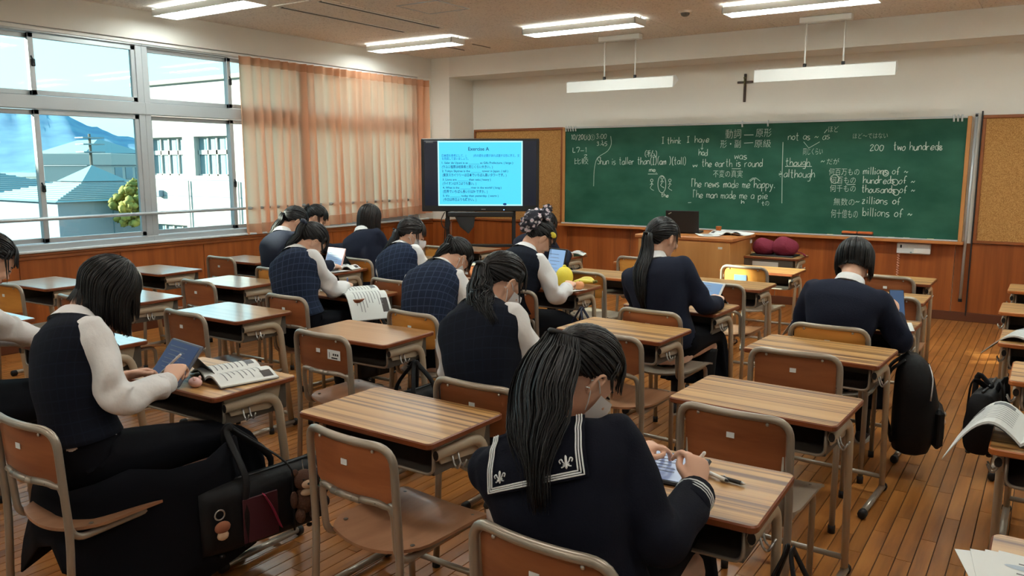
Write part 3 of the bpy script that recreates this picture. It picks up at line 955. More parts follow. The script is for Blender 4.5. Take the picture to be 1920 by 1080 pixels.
def make_chair(kind, ply, seat_m):
    """origin on the floor under the back tube; seat runs to +y. kind 0: cross tube under the back, 1: capped stubs"""
    c = empty('school_chair', 'x', 'chair')
    hw = .187
    path = fillet([(-hw - .003, -.01, .012), (-hw, .012, .42), (-hw + .003, -.003, .762), (hw - .003, -.003, .762), (hw, .012, .42), (hw + .003, -.01, .012)], .062, 6)
    # arch top leans with the back: bow it backwards in the middle
    pp = []
    for p in path:
        p = p.copy()
        if p[2] > .70: p[1] -= .028 * (1 - (p[0] / hw) ** 2)
        pp.append(p)
    # add points along the arch so the bow is smooth
    qq = []
    for a, b in zip(pp[:-1], pp[1:]):
        qq.append(a)
        if abs(a[0] - b[0]) > .1:
            for k in range(1, 8):
                t = k / 8; m_ = a * (1 - t) + b * t
                m_[1] = -.003 - .028 * (1 - (m_[0] / hw) ** 2); qq.append(m_)
    qq.append(pp[-1])
    rf = mesh('rear_frame', *tube(qq, .0125, 10), M_ctube, c, True)
    for s in (-1, 1):
        mesh('foot_cap', *tube([(s * (hw + .003), -.01, 0), (s * (hw + .003), -.01, .034)], .0155, 10), M_black, rf, True)
    # bent plywood back
    nx, nz = 14, 4
    v, f = [], []
    for side in (0, 1):
        for i in range(nx + 1):
            x = -.168 + .336 * i / nx
            for j in range(nz + 1):
                z = .585 + .172 * j / nz
                e = abs(x) / .168
                # rounded corners
                if j == nz: z -= .03 * max(0, (e - .8) / .2) ** 2
                if j == 0: z += (.0 if kind == 0 else -.012 * (1 - e * e)) + .012 * max(0, (e - .85) / .15) ** 2
                y = .012 - .034 * (1 - (x / .187) ** 2) + side * .010 - .012 * (z - .585) / .17 + .006
                v.append((x, y, z))
    m_ = (nx + 1) * (nz + 1)
    for i in range(nx):
        for j in range(nz):
            p = i * (nz + 1) + j
            f.append((p, p + nz + 1, p + nz + 2, p + 1)); f.append((m_ + p + 1, m_ + p + nz + 2, m_ + p + nz + 1, m_ + p))
    bd_ = [i * (nz + 1) for i in range(nx + 1)] + [nx * (nz + 1) + j for j in range(1, nz + 1)] + [i * (nz + 1) + nz for i in range(nx - 1, -1, -1)] + [j for j in range(nz - 1, 0, -1)]
    for a, b in zip(bd_, bd_[1:] + bd_[:1]): f.append((b, a, a + m_, b + m_))
    back = mesh('backrest', v, f, ply, c, True); auto_smooth(back, 35)
    mesh('label_sticker', *box((.0, -.026, .688), (.026, .002, .018)), M_paper, back)
    for s in (-.115, .115):
        mesh('rivet', *ellipsoid((s, -.0125 - .006, .742), (.006, .004, .006), 8, 4), M_steel, back, True)
    # lower tube: front legs, seat rails, and uprights along the back legs
    for s in (-1, 1):
        x = s * (hw - .028)
        pts = [(x, .405, .012), (x, .395, .405), (x, .03, .392), (x, .016, .585 if kind == 0 else .640)]
        if kind == 0: pts.append((x * .2, .0, .585))
        path = fillet(pts, .055, 6)
        if kind == 0:
            path = [np.array((p[0], p[1] - (.024 * (1 - (p[0] / hw) ** 2) if p[2] > .57 and abs(p[0]) < abs(x) * .9 else 0), p[2])) for p in path]
        fl = mesh('front_leg', *tube(path, .0115, 10), M_ctube, c, True)
        mesh('foot_cap', *tube([(x, .405, 0), (x, .405, .034)], .0145, 10), M_black, fl, True)
        if kind == 0: mesh('rivet', *ellipsoid((x * .72, -.012, .585), (.006, .004, .006), 8, 4), M_black, fl, True)
    if kind == 0:
        mesh('cross_tube', *tube([(-.06, -.022, .585), (0, -.0235, .585), (.06, -.022, .585)], .0114, 10), M_ctube, c, True)
    mesh('seat_brace', *tube([(-hw + .03, .30, .392), (hw - .03, .30, .392)], .008, 8), M_ctube, c, True)
    # seat: thin bent plywood, rounded back corners, dished
    nx, ny = 12, 12
    v, f = [], []
    for side in (0, 1):
        for i in range(nx + 1):
            for j in range(ny + 1):
                a, b_ = -1 + 2 * i / nx, j / ny
                hwid = .19 - .055 * max(0, (.3 - b_) / .3) ** 2.2
                x = a * hwid
                y = .035 + .385 * b_ + .02 * (1 - a * a) * (-1 if b_ < .5 else .4) * abs(1 - 2 * b_)
                z = .408 + .010 * (abs(a) ** 2) + .004 * (b_ - .4) - .012 * max(0, (b_ - .85) / .15) ** 2 + .010 * side - .012 * math.exp(-((b_ - .35) / .25) ** 2) * (1 - a * a)
                v.append((x, y, z))
    m_ = (nx + 1) * (ny + 1)
    for i in range(nx):
        for j in range(ny):
            p = i * (ny + 1) + j
            f.append((p, p + 1, p + ny + 2, p + ny + 1)); f.append((m_ + p, m_ + p + ny + 1, m_ + p + ny + 2, m_ + p + 1))
    bd_ = [i * (ny + 1) for i in range(nx + 1)] + [nx * (ny + 1) + j for j in range(1, ny + 1)] + [i * (ny + 1) + ny for i in range(nx - 1, -1, -1)] + [j for j in range(ny - 1, 0, -1)]
    for a, b in zip(bd_, bd_[1:] + bd_[:1]): f.append((a, b, b + m_, a + m_))
    st = mesh('seat', v, f, seat_m, c, True); auto_smooth(st, 35)
    for x, y in ((-.15, .10), (.15, .10), (-.155, .37), (.155, .37)):
        mesh('rivet', *ellipsoid((x, y, .424), (.008, .008, .003), 8, 4), M_boxd, st, True)
    return c

DESKS = [make_desk(M_top, M_edge), make_desk(M_toplight, M_edge), make_desk(M_top, M_edgeo)]
CHAIRS = {(k, h): make_chair(k, (M_ply, M_plyy)[h], (M_seat, M_seatg)[k]) for k in (0, 1) for h in (0, 1)}
index_kids(None)
used = set()
def place(proto, loc, rz, label, group):
    if id(proto) not in used:
        used.add(id(proto)); o = proto
    else:
        o = copy_tree(proto)
    o.location = loc; o.rotation_euler = (0, 0, rz)
    o['label'] = label; o['group'] = group
    return o
CX = dict(W=-6.03, V=-4.98, U=-3.93, T=-2.90, S=-1.83, R=-.83, E=.12)
RY = {1: 2.03, 2: 2.94, 3: 3.81, 4: 4.68, 5: 5.68, 6: 6.60}
COLN = dict(W='window column', V='second window-side column', U='third window-side column', T='middle column', S='third column from right', R='second column from right', E='rightmost column')
ROWN = {1: 'back row', 2: 'second row from back', 3: 'third row from back', 4: 'third row from front', 5: 'second row from front', 6: 'front row'}
# cell: (dx, dy, rotation deg, desk type, chair dx, chair dy (back tube from desk centre), chair rotation, chair kind, honey back, note desk, note chair)
CELLS = {
 'V1': (0, -.02, 0, 1, .10, -.55, 2, 0, 0), 'U1': (.0, 0, 0, 1, .13, -.80, -2, 0, 0), 'T1': (.09, -.06, 1, 0, .20, -.80, 1, 0, 0),
 'S1': (0, .005, -.8, 0, .16, -.40, -4, 0, 0), 'R1': (.0, -.02, 2, 0, -.02, -.63, -3, 0, 0), 'E1': (.12, -.12, 0, 0, .1, -.5, 0, 1, 0),
 'W2': (0, .03, 2, 1, .27, -.42, 3, 1, 1), 'V2': (-.0, 0, 0, 1, .13, -.42, 0, 0, 0), 'U2': (-.03, .02, 0, 1, .11, -.38, -2, 0, 0), 'T2': (0, .03, 2, 1, .08, -.37, -2, 0, 0),
 'S2': (0, 0, 0, 0, .13, -.64, 0, 1, 0), 'R2': (0, -.02, -2, 0, .02, -.42, -2, 1, 0), 'E2': (.07, .02, 0, 2, .12, -.62, 0, 0, 0),
 'W3': (-.03, .04, 2, 1, .20, -.40, 0, 0, 1), 'V3': (.0, -.05, 2, 1, .17, -.42, -1, 0, 0), 'U3': (0, .04, 0, 1, .11, -.60, -2, 0, 0), 'T3': (0, .0, 0, 1, .08, -.56, -5, 1, 1),
 'S3': (0, -.03, -2, 0, .13, -.45, -2, 0, 0), 'R3': (-.03, .06, -3, 0, -.01, -.41, 2, 0, 0), 'E3': (.08, .09, 0, 2, .1, -.42, 0, 0, 0),
 'W4': (-.02, .07, 3, 1, .15, -.42, 0, 0, 0), 'V4': (0, -.03, 3, 1, .05, -.58, 0, 0, 1), 'U4': (.0, .0, 0, 1, .16, -.57, -6, 0, 0), 'T4': (-.03, .20, 2, 1, .10, -.66, 0, 0, 0),
 'S4': (-.03, -.04, -2, 0, .07, -.62, -4, 1, 0), 'R4': (-.03, .0, -2, 0, -.02, -.56, -1, 1, 1), 'E4': (.0, 0, 0, 2, .15, -.55, 0, 0, 0),
 'W5': (.02, .0, 0, 1, .05, -.64, 0, 0, 0), 'V5': (.02, -.04, 0, 1, .12, -.74, -8, 1, 1), 'U5': (.0, 0, 0, 1, .05, -.52, 0, 0, 0), 'T5': (-.02, -.02, 0, 2, .06, -.44, -5, 1, 1),
 'S5': (-.10, 0, 0, 0, .09, -.46, -3, 0, 0), 'R5': (-.10, .03, 0, 0, .12, -.43, 0, 0, 0), 'E5': (-.05, -.03, 0, 2, .2, -.45, 0, 0, 1),
 'W6': (.0, 0, 0, 1, .08, -.45, 0, 0, 0), 'V6': (.0, 0, 0, 1, .05, -.52, 0, 1, 1), 'U6': (-.04, -.02, 0, 1, .05, -.62, 0, 0, 1), 'T6': (-.02, .0, 0, 2, -.02, -.30, -4, 1, 1),
 'S6': (-.13, .03, 0, 0, -.02, -.42, -4, 1, 1), 'R6': (-.17, .02, 0, 0, .04, -.40, -6, 0, 0), 'E6': (-.05, .02, 0, 2, .2, -.45, 0, 0, 1),
}
DNOTE = {'T1': 'with a tablet and an open textbook on it', 'U1': 'before the girl cut off at left', 'S1': 'bare striped top, large and nearest', 'R1': 'with a tablet and a pen on it',
 'U3': 'under a textbook hanging over its edge', 'V4': 'with an upright tablet and papers', 'T4': 'with bananas and a lemon on it', 'S4': 'with a tablet and a pen', 'R4': 'with an open book hanging off',
 'U6': 'with white papers on it', 'E2': 'under an open textbook', 'E4': 'under a book drooping over its edge', 'E1': 'under a pile of handouts', 'T3': 'before the bespectacled girl', 'W5': 'with books on it', 'E6': 'with a sheet of paper on it', 'S2': 'before the girl in dark vest'}
DPOS, CPOS = {}, {}
for key, (dx, dy, rz, dt, cdx, cdy, crz, ck, ch) in CELLS.items():
    c, r = key[0], int(key[1])
    x, y = CX[c] + dx, RY[r] + dy
    DPOS[key] = (x, y)
    where = '%s, %s' % (COLN[c], ROWN[r])
    place(DESKS[dt], (x, y, 0), math.radians(rz), 'school desk %s, %s' % (DNOTE[key], where) if key in DNOTE else 'bare wooden school desk, %s' % where, 'school desks in rows')
    CPOS[key] = (x + cdx, y + cdy, math.radians(crz))
OCC = {'T1': 'the girl with the bag beside her', 'U1': 'the girl cut by the left frame edge', 'R1': 'the girl in sailor collar', 'S2': 'the masked girl in dark vest', 'T3': 'the bespectacled girl', 'U3': 'the girl writing with a pen', 'U4': 'the masked girl with loose ponytail', 'V4': 'the girl with upright tablet', 'W5': 'the girl by the curtains', 'V5': 'the girl with straight loose hair', 'T4': 'the girl in floral hair wrap', 'U6': 'the girl in black by the screen', 'S4': 'the girl with very long ponytail', 'R4': 'the bob-haired girl in blazer', 'E2': 'the girl at the right frame edge'}
for key, (x, y, rz) in CPOS.items():
    c, r = key[0], int(key[1])
    ck, ch = CELLS[key][7], CELLS[key][8]
    where = '%s, %s' % (COLN[c], ROWN[r])
    lab = 'school chair under %s' % OCC[key] if key in OCC else 'empty %s school chair in %s' % (('brown', 'honey coloured')[ch], where)
    o = place(CHAIRS[(ck, ch)], (x, y, 0), rz, lab, 'school chairs')
    if key == 'T2': BIGLABEL = o

# ------------------------------------------------------------------ people
def remesh(name, parts, voxel, smooth=2, ratio=None):
    g = G()
    for p in parts: g.add(p)
    me = bpy.data.meshes.new(name + '_src'); me.from_pydata(g.v, [], g.f)
    bm = bmesh.new(); bm.from_mesh(me); bmesh.ops.recalc_face_normals(bm, faces=bm.faces[:]); bm.to_mesh(me); bm.free()
    t = bpy.data.objects.new(name + '_src', me)
    tmpc = bpy.data.scenes.get('tmp') or bpy.data.scenes.new('tmp')
    tmpc.collection.objects.link(t)
    a = t.modifiers.new('r', 'REMESH'); a.mode = 'VOXEL'; a.voxel_size = voxel; a.use_smooth_shade = True
    s = t.modifiers.new('s', 'SMOOTH'); s.factor = .5; s.iterations = smooth
    if ratio:
        d = t.modifiers.new('d', 'DECIMATE'); d.ratio = ratio
    dg = tmpc.view_layers[0].depsgraph
    dg.update()
    out = bpy.data.meshes.new_from_object(t.evaluated_get(dg))
    tmpc.collection.objects.unlink(t)
    bpy.data.objects.remove(t); bpy.data.meshes.remove(me)
    out.name = name
    out.polygons.foreach_set('use_smooth', [True] * len(out.polygons))
    return out
def link_mesh(name, me, m, parent):
    me.materials.clear(); me.materials.append(m)
    o = bpy.data.objects.new(name, me); COL.objects.link(o); o.parent = parent
    return o
A = lambda *x: np.array(x, float)
def nrm(v): return v / (np.linalg.norm(v) + 1e-12)
def interp(tab, t):
    for (a, *x), (b, *y) in zip(tab[:-1], tab[1:]):
        if t <= b:
            k = (t - a) / (b - a); k = k * k * (3 - 2 * k)
            return [p + (q - p) * k for p, q in zip(x, y)]
    return list(tab[-1][1:])
TORSO = [(0, .158, .112), (.18, .162, .112), (.42, .128, .092), (.62, .148, .102), (.78, .172, .098), (.86, .176, .086), (.92, .140, .070), (.965, .082, .058), (1, .056, .052)]
BLAZ = [(0, .172, .120), (.18, .168, .118), (.42, .146, .106), (.62, .166, .112), (.78, .190, .106), (.865, .196, .092), (.915, .160, .076), (.96, .094, .062), (1, .060, .056)]

class Fig:
    pass
def spine_fn(N, bulge):
    P = A(0, 0, .44)
    M_ = A(N[0] * .25, -.035 - bulge, .44 + (N[2] - .44) * .62)
    def f(t): return (1 - t) ** 2 * P + 2 * t * (1 - t) * M_ + t * t * N
    def d(t): return nrm(2 * (1 - t) * (M_ - P) + 2 * t * (N - M_))
    return f, d
def torso_rings(F, tab, infl, t0, t1, n=28, m=22, wr=0.0):
    R_ = []; UV = []; ln = 0; prev = None
    for i in range(m + 1):
        t = t0 + (t1 - t0) * i / m
        c = F.sp(t); tg = F.sd(t)
        a, b = interp(tab, t); a += infl; b += infl
        # the shoulder line turns with the arms
        ang = F.twist * min(1, max(0, (t - .2) / .6))
        ax = A(math.cos(ang), math.sin(ang), F.tilt * max(0, (t - .5) / .5)); ax = nrm(ax - tg * np.dot(ax, tg)); ay = np.cross(tg, ax)
        if prev is not None: ln += np.linalg.norm(c - prev)
        prev = c
        r = []; uv = []
        for j in range(n):
            an = 2 * math.pi * j / n
            ca, sa = math.cos(an), math.sin(an)
            pw = .86
            x = math.copysign(abs(ca) ** pw, ca) * a; y = math.copysign(abs(sa) ** pw, sa) * b
            if y > 0 and .5 < t < .8: y *= 1.18                    # chest
            w = 1 + wr * (math.sin(5 * an + 9 * t) * .5 + math.sin(3 * an - 23 * t + 1) * .5)
            r.append(c + ax * x * w + ay * y * w)
            uv.append((an * .145 + .5, ln))
        R_.append(r); UV += uv
    return R_, UV

def ik(S_, W, l1, l2, pole):
    d = W - S_; L = np.linalg.norm(d)
    if L > (l1 + l2) * .995: W = S_ + d / L * (l1 + l2) * .995; d = W - S_; L = np.linalg.norm(d)
    u = d / L
    a = (l1 * l1 - l2 * l2 + L * L) / (2 * L)
    h = math.sqrt(max(l1 * l1 - a * a, 0))
    p = nrm(pole - u * np.dot(pole, u))
    return S_ + u * a + p * h, W

def hand_parts(W, d, pn, side, pose):
    """W wrist, d towards the fingers, pn the way the palm faces; side +1 right hand"""
    d = nrm(d); pn = nrm(pn - d * np.dot(pn, d)); r = np.cross(d, pn) * side   # r: towards the thumb side
    out = []
    rings = []
    for t, w, th in ((-.012, .024, .019), (0, .026, .020), (.025, .033, .017), (.055, .040, .0155), (.078, .041, .0135), (.088, .036, .010)):
        c = W + d * t
        rings.append([c + r * w * math.cos(2 * math.pi * k / 14) + pn * th * math.sin(2 * math.pi * k / 14) for k in range(14)])
    out.append(loft(rings))
    out.append(ellipsoid(tuple(W + d * .03 + r * .022 + pn * .008), (.018, .018, .015), 8, 6))
    fl = (.066, .074, .069, .054)
    curl = {'rest': (.25, .35, .25), 'pen': (.95, 1.0, .55), 'hold': (.55, .75, .45), 'flat': (.08, .12, .1)}[pose]
    for k in range(4):
        q = (.029 - .0205 * k)
        base = W + d * (.080 - .004 * abs(k - 1.2)) + r * q
        sd = nrm(d + r * (.10 - .075 * k))
        pts = [base - d * .02, base]; ang = 0
        cur = base
        kk = 1.0 + (.12 * (k - 1) if pose in ('pen', 'hold') else .1 * k)
        for s_, cu in zip((.46, .31, .23), curl):
            ang += cu * kk
            cur = cur + (sd * math.cos(ang) + pn * math.sin(ang)) * fl[k] * s_
            pts.append(cur)
        P = crom(pts, 3)
        rr = [.0085 - .0027 * i / (len(P) - 1) for i in range(len(P))]
        out.append(tube(P, rr, 8)); out.append(ellipsoid(tuple(P[-1]), (.0058,) * 3, 7, 5))
    tb = W + d * .022 + r * .030
    if pose == 'pen': tp = [W + d * .005 + r * .018, tb, tb + d * .030 + r * .010 + pn * .020, tb + d * .058 - r * .004 + pn * .032, tb + d * .074 - r * .014 + pn * .034]
    elif pose == 'hold': tp = [W + d * .005 + r * .018, tb, tb + d * .026 + r * .018 + pn * .012, tb + d * .052 + r * .018 + pn * .020, tb + d * .068 + r * .010 + pn * .022]
    else: tp = [W + d * .005 + r * .018, tb, tb + d * .028 + r * .020 + pn * .008, tb + d * .052 + r * .026 + pn * .010, tb + d * .066 + r * .026 + pn * .010]
    P = crom(tp, 3)
    out.append(tube(P, [.0125 - .0052 * i / (len(P) - 1) for i in range(len(P))], 8)); out.append(ellipsoid(tuple(P[-1]), (.0072,) * 3, 7, 5))
    return out

def head_parts():
    out = [ellipsoid((0, -.012, .035), (.072, .089, .080), 20, 14)]
    tab = ((.075, .052, .060, .010), (.045, .066, .072, .014), (.01, .067, .075, .013), (-.03, .062, .072, .013), (-.06, .052, .062, .020), (-.085, .038, .046, .030), (-.100, .022, .028, .040), (-.106, .010, .014, .046))
    rings = []
    for z, a, b, cy in reversed(tab):
        rings.append([(a * math.cos(2 * math.pi * k / 20), cy + b * math.sin(2 * math.pi * k / 20), z) for k in range(20)])
    out.append(loft(rings))
    out.append(ellipsoid((0, .090, .002), (.008, .010, .024), 8, 6)); out.append(ellipsoid((0, .096, -.018), (.013, .013, .010), 8, 6))
    out.append(ellipsoid((0, .084, -.044), (.020, .007, .005), 10, 6)); out.append(ellipsoid((0, .083, -.053), (.018, .007, .005), 10, 6))
    out.append(ellipsoid((0, .078, -.088), (.017, .012, .014), 8, 6))
    for s in (-1, 1):
        out.append(ellipsoid((s * .040, .068, -.022), (.022, .018, .020), 8, 6))
        M_ = Matrix.Translation((s * .072, -.004, .0)) @ Matrix.Rotation(s * .35, 4, 'Z')
        out.append(ellipsoid((0, 0, 0), (.006, .019, .030), 10, 8, M_))
        c = [(s * .006, .012, .004), (s * .009, .010, .024), (s * .010, -.006, .031), (s * .010, -.019, .018), (s * .008, -.016, -.004), (s * .005, -.006, -.022), (s * .003, .006, -.028)]
        out.append(xf(tube(crom(c, 3), .005, 6), M_))
    return out
CS = A(0, -.010, .030)
def scalp(phi, el, off=0.0):
    dx, dy, dz = math.cos(el) * math.sin(phi), math.cos(el) * math.cos(phi), math.sin(el)
    r = 1 / math.sqrt((dx / .080) ** 2 + (dy / .098) ** 2 + (dz / .093) ** 2) + off
    return CS + A(dx, dy, dz) * r
def hairline(phi):
    a = abs((phi + math.pi) % (2 * math.pi) - math.pi)
    return math.radians(interp([(0, 40), (.5, 36), (.95, 8), (1.35, 2), (1.62, -14), (1.9, -22), (2.4, -50), (3.1416, -60)], a)[0])
def lock(path, w, th, nrml, taper=(.6, 1, .15)):
    """flat tapered strand along a path, width across nrml"""
    P = np.array(path); k = len(P)
    T = np.gradient(P, axis=0); T /= np.linalg.norm(T, axis=1)[:, None] + 1e-9
    v = []
    for i in range(k):
        t = i / (k - 1)
        s = taper[0] + (taper[1] - taper[0]) * min(1, t / .35) if t < .55 else taper[1] + (taper[2] - taper[1]) * (t - .55) / .45
        nn = nrml[i] if isinstance(nrml, list) else nrml
        nn = nrm(nn - T[i] * np.dot(nn, T[i])); b = np.cross(T[i], nn)
        v += [P[i] + b * w * s, P[i] + nn * th * s, P[i] - b * w * s, P[i] - nn * th * s]
    f = []
    for i in range(k - 1):
        for j in range(4):
            f.append((i * 4 + j, i * 4 + (j + 1) % 4, i * 4 + 4 + (j + 1) % 4, i * 4 + 4 + j))
    f.append((3, 2, 1, 0)); f.append(tuple(range(4 * k - 4, 4 * k)))
    return v, f

def make_hair(F, style, root, m, seed, opt):
    """everything in head space, then moved by the head matrix; g = gravity in head space"""
    r_ = random.Random(seed)
    H = F.H; Hi = H.inverted()
    g = nrm(A(*(Hi.to_3x3() @ Vector((0, 0, -1)))))
    gm = G()
    fine = opt.get('fine', .7); dens = opt.get('dens', 1.5)
    # cap
    v, f = [], []
    NP, NT = 48, 12
    for i in range(NP):
        phi = 2 * math.pi * i / NP
        e0 = hairline(phi)
        for j in range(NT + 1):
            t = j / NT
            el = math.pi / 2 + (e0 - math.pi / 2) * t
            v.append(scalp(phi, el, .004 - .010 * max(0, (t - .8) / .2)))
    for i in range(NP):
        for j in range(NT):
            p, q = i * (NT + 1) + j, ((i + 1) % NP) * (NT + 1) + j
            f.append((p, p + 1, q + 1, q))
    gm.add((v, f))
    def nrm_at(p): return nrm((p - CS) / A(.080, .098, .093) ** 2)
    if style in ('tail', 'bun'):
        te = opt.get('tie_el', -.15)                                  # elevation of the tie on the back of the head
        tphi = math.pi + opt.get('tie_phi', 0)
        td = nrm(scalp(tphi, te) - CS)
        for k in range(int(opt.get('ncap', 210) * dens)):
            phi = r_.uniform(-math.pi, math.pi)
            e0 = hairline(phi)
            el = e0 + (math.radians(85) - e0) * (r_.random() ** 1.8)
            d0 = nrm(scalp(phi, el) - CS)
            om = math.acos(np.clip(np.dot(d0, td), -1, 1))
            if om < .15: continue
            path, ns = [], []
            off = r_.uniform(.002, .006)
            for i in range(9):
                t = i / 8 * (1 - .02 / om)
                d = (math.sin((1 - t) * om) * d0 + math.sin(t * om) * td) / math.sin(om)
                if om > 2.6: d = nrm((1 - t) * d0 + t * td + A(0, 0, .8) * math.sin(math.pi * t))
                d = nrm(d)
                rr = 1 / math.sqrt((d[0] / .080) ** 2 + (d[1] / .098) ** 2 + (d[2] / .093) ** 2)
                p = CS + d * (rr + off * min(1, t * 5 + .2) + .006 * t)
                path.append(p); ns.append(nrm_at(p))
            gm.add(lock(path, r_.uniform(.005, .009) * fine, .0028 * fine, ns, (.7, 1, .5)))
    if style == 'tail':
        TP = CS + td * (1 / math.sqrt((td[0] / .080) ** 2 + (td[1] / .098) ** 2 + (td[2] / .093) ** 2) + .012)
        L = opt.get('len', .40); rad = opt.get('rad', .034)
        out0 = nrm(td * .6 + g * .5 - g * opt.get('lift', .25))
        pts = [A(*(H @ Vector(TP)))]; d = A(*(H.to_3x3() @ Vector(out0)))
        step = L / 14
        cl = {'sailor': .022, 'vest': .004}.get(F.top, .010)
        colP, colR = [], []
        for t in np.linspace(.05, 1, 40):
            tg = F.sd(t); axx = nrm(A(math.cos(F.twist), math.sin(F.twist), 0) - tg * tg[0] * math.cos(F.twist)); a, b = interp(TORSO if F.top == 'vest' else BLAZ, t)
            colP.append(F.sp(t)); colR.append((a, b, axx, np.cross(tg, axx)))
        hc = A(*(H @ Vector((0, -.02, -.02)))); tg = nrm(hc - F.N); axx = nrm(A(1, 0, 0) - tg * tg[0])
        for t in np.linspace(.1, .75, 8):
            colP.append(F.N + (hc - F.N) * t); colR.append((.056, .056, axx, np.cross(tg, axx)))
        colP = np.array(colP)
        sway = A(*opt.get('sway', (0, 0, 0)))
        for i in range(14):
            d = nrm(d + (A(0, 0, -1) + sway) * .8)
            p = pts[-1] + d * step
            # rest on the back rather than inside it
            for _ in range(3):
                j = int(np.argmin(((colP - p) ** 2).sum(1)))
                aa, bb, axx, ayy = colR[j]
                q = p - colP[j]; xx, yy = np.dot(q, axx), np.dot(q, ayy)
                e = cl + rad * .22
                s = math.sqrt((xx / (aa + e)) ** 2 + (yy / (bb + e)) ** 2)
                if s < 1:
                    if s < .08 or yy > 0: yy = -abs(yy) - (bb + e) * .25; s = math.sqrt((xx / (aa + e)) ** 2 + (yy / (bb + e)) ** 2)
                    if s < 1: p = colP[j] + (axx * xx + ayy * yy) / s + (q - axx * np.dot(q, axx) - ayy * np.dot(q, ayy))
            d = nrm(p - pts[-1]); pts.append(p)
        C = np.array(crom(pts, 2)); K = len(C)
        T = np.gradient(C, axis=0); T /= np.linalg.norm(T, axis=1)[:, None]
        hx = nrm(A(*(H.to_3x3() @ Vector((1, 0, 0)))))
        prof = lambda t: rad * (.45 + .75 * math.sin(math.pi * min(1, t * 1.15 + .1)) ** .8) * (1 if t < .7 else 1 - .62 * (t - .7) / .3)
        for k in range(int(opt.get('ntail', 130) * dens)):
            a0, q = r_.uniform(0, 6.283), math.sqrt(r_.random())
            tw = r_.uniform(-.5, .5)
            end = r_.uniform(.78, 1.0)
            path, ns = [], []
            fly = r_.uniform(0, 1) ** 3 * opt.get('fly', .02)
            for i in range(14):
                t = i / 13 * end
                fi = t * (K - 1); i0 = min(int(fi), K - 2); w = fi - i0
                c = C[i0] * (1 - w) + C[i0 + 1] * w; tg = T[i0]
                u = nrm(hx - tg * np.dot(hx, tg)); vv = np.cross(tg, u)
                a = a0 + tw * t
                rr = prof(t) * q + fly * t * t
                off = u * math.cos(a) * rr * opt.get('wide', 1.25) + vv * math.sin(a) * rr * .8
                p = c + off
                path.append(A(*(Hi @ Vector(p)))); ns.append(A(*(Hi.to_3x3() @ Vector(nrm(off + 1e-6)))))
            gm.add(lock(path, r_.uniform(.004, .0075) * fine, .0028 * fine, ns, (.8, 1, .12)))
        if opt.get('band', True):
            mm = Matrix.Translation(H @ Vector(TP + td * .006))
            q = Vector(C[1] - C[0]).to_track_quat('Z', 'Y').to_matrix().to_4x4()
            tor = tube([(rad * .52 * math.cos(2 * math.pi * i / 14), rad * .52 * math.sin(2 * math.pi * i / 14), 0) for i in range(14)], opt.get('bandr', .007), 6, closed=True)
            F.extra.append(('hair_tie', xf(tor, mm @ q), opt.get('bandm', M_black)))
    if style == 'bob':
        zl = opt.get('drop', .12)
        n_ = int(opt.get('n', 330) * dens)
        for k in range(n_):
            phi = r_.uniform(-math.pi, math.pi)
            ph0 = abs(phi)
            front = ph0 < .62
            e1 = math.radians(r_.uniform(55, 88))
            off = r_.uniform(.004, .016)
            drop = zl * r_.uniform(.86, 1.06)
            if front:
                drop = opt.get('fringe', .01) * r_.uniform(.5, 1.4); off = r_.uniform(.004, .010)
            path, ns = [], []
            eb = math.radians(-2 if not front else 14)
            sweep = r_.uniform(-.12, .12)
            for i in range(7):
                el = e1 + (eb - e1) * i / 6
                p = scalp(phi + sweep * i / 6, el, off)
                path.append(p); ns.append(nrm_at(p))
            dirp = nrm(path[-1] - path[-2])
            cur = path[-1]; d = dirp
            nst = 7
            outw = ns[-1]
            for i in range(nst):
                d = nrm(d + g * .8 - outw * (.10 if i > 3 else 0) * opt.get('inward', 1))
                cur = cur + d * drop / nst
                q = cur - A(0, .0, 0)
                # keep outside of the neck and jaw
                rad_ = math.hypot(q[0] / .070, (q[1] + .012) / .082)
                if rad_ < 1 and q[2] < .03 and not front:
                    cur = A(q[0] / rad_, (q[1] + .012) / rad_ - .012, q[2])
                path.append(cur); ns.append(outw)
            gm.add(lock(path, r_.uniform(.005, .009) * fine, .003 * fine, ns, (.6, 1, .3)))
    if style in ('tail', 'bun'):
        # fringe and a few side strands
        for k in range(opt.get('nfr', 46)):
            phi = r_.uniform(-.75, .75)
            path, ns = [], []
            for i in range(6):
                el = math.radians(72 - 52 * i / 5)
                p = scalp(phi * (1 + .1 * i / 5), el, .004 + .004 * i / 5); path.append(p); ns.append(nrm_at(p))
            cur = path[-1]; d = nrm(path[-1] - path[-2])
            for i in range(3):
                d = nrm(d + g * .35); cur = cur + d * r_.uniform(.008, .014); path.append(cur); ns.append(ns[-1])
            gm.add(lock(path, r_.uniform(.004, .007), .0025, ns, (.8, 1, .2)))
        for s in (-1, 1):
            for k in range(opt.get('nside', 5)):
                phi = s * r_.uniform(1.0, 1.35)
                p = scalp(phi, .12, .006); path = [scalp(phi, .6, .006), scalp(phi, .35, .007), p]; ns = [nrm_at(p)] * 3
                cur = p; d = g.copy()
                Ls = opt.get('side', .10) * r_.uniform(.5, 1.1)
                for i in range(6):
                    d = nrm(d + g * .5 + A(r_.uniform(-.1, .1), r_.uniform(-.1, .1), 0)); cur = cur + d * Ls / 6; path.append(cur); ns.append(ns[0])
                gm.add(lock(path, r_.uniform(.002, .004), .002, ns, (.8, 1, .15)))
    vv = [tuple(H @ Vector(p)) for p in gm.v]
    o = mesh('hair', vv, gm.f, m, root, True)
    return o

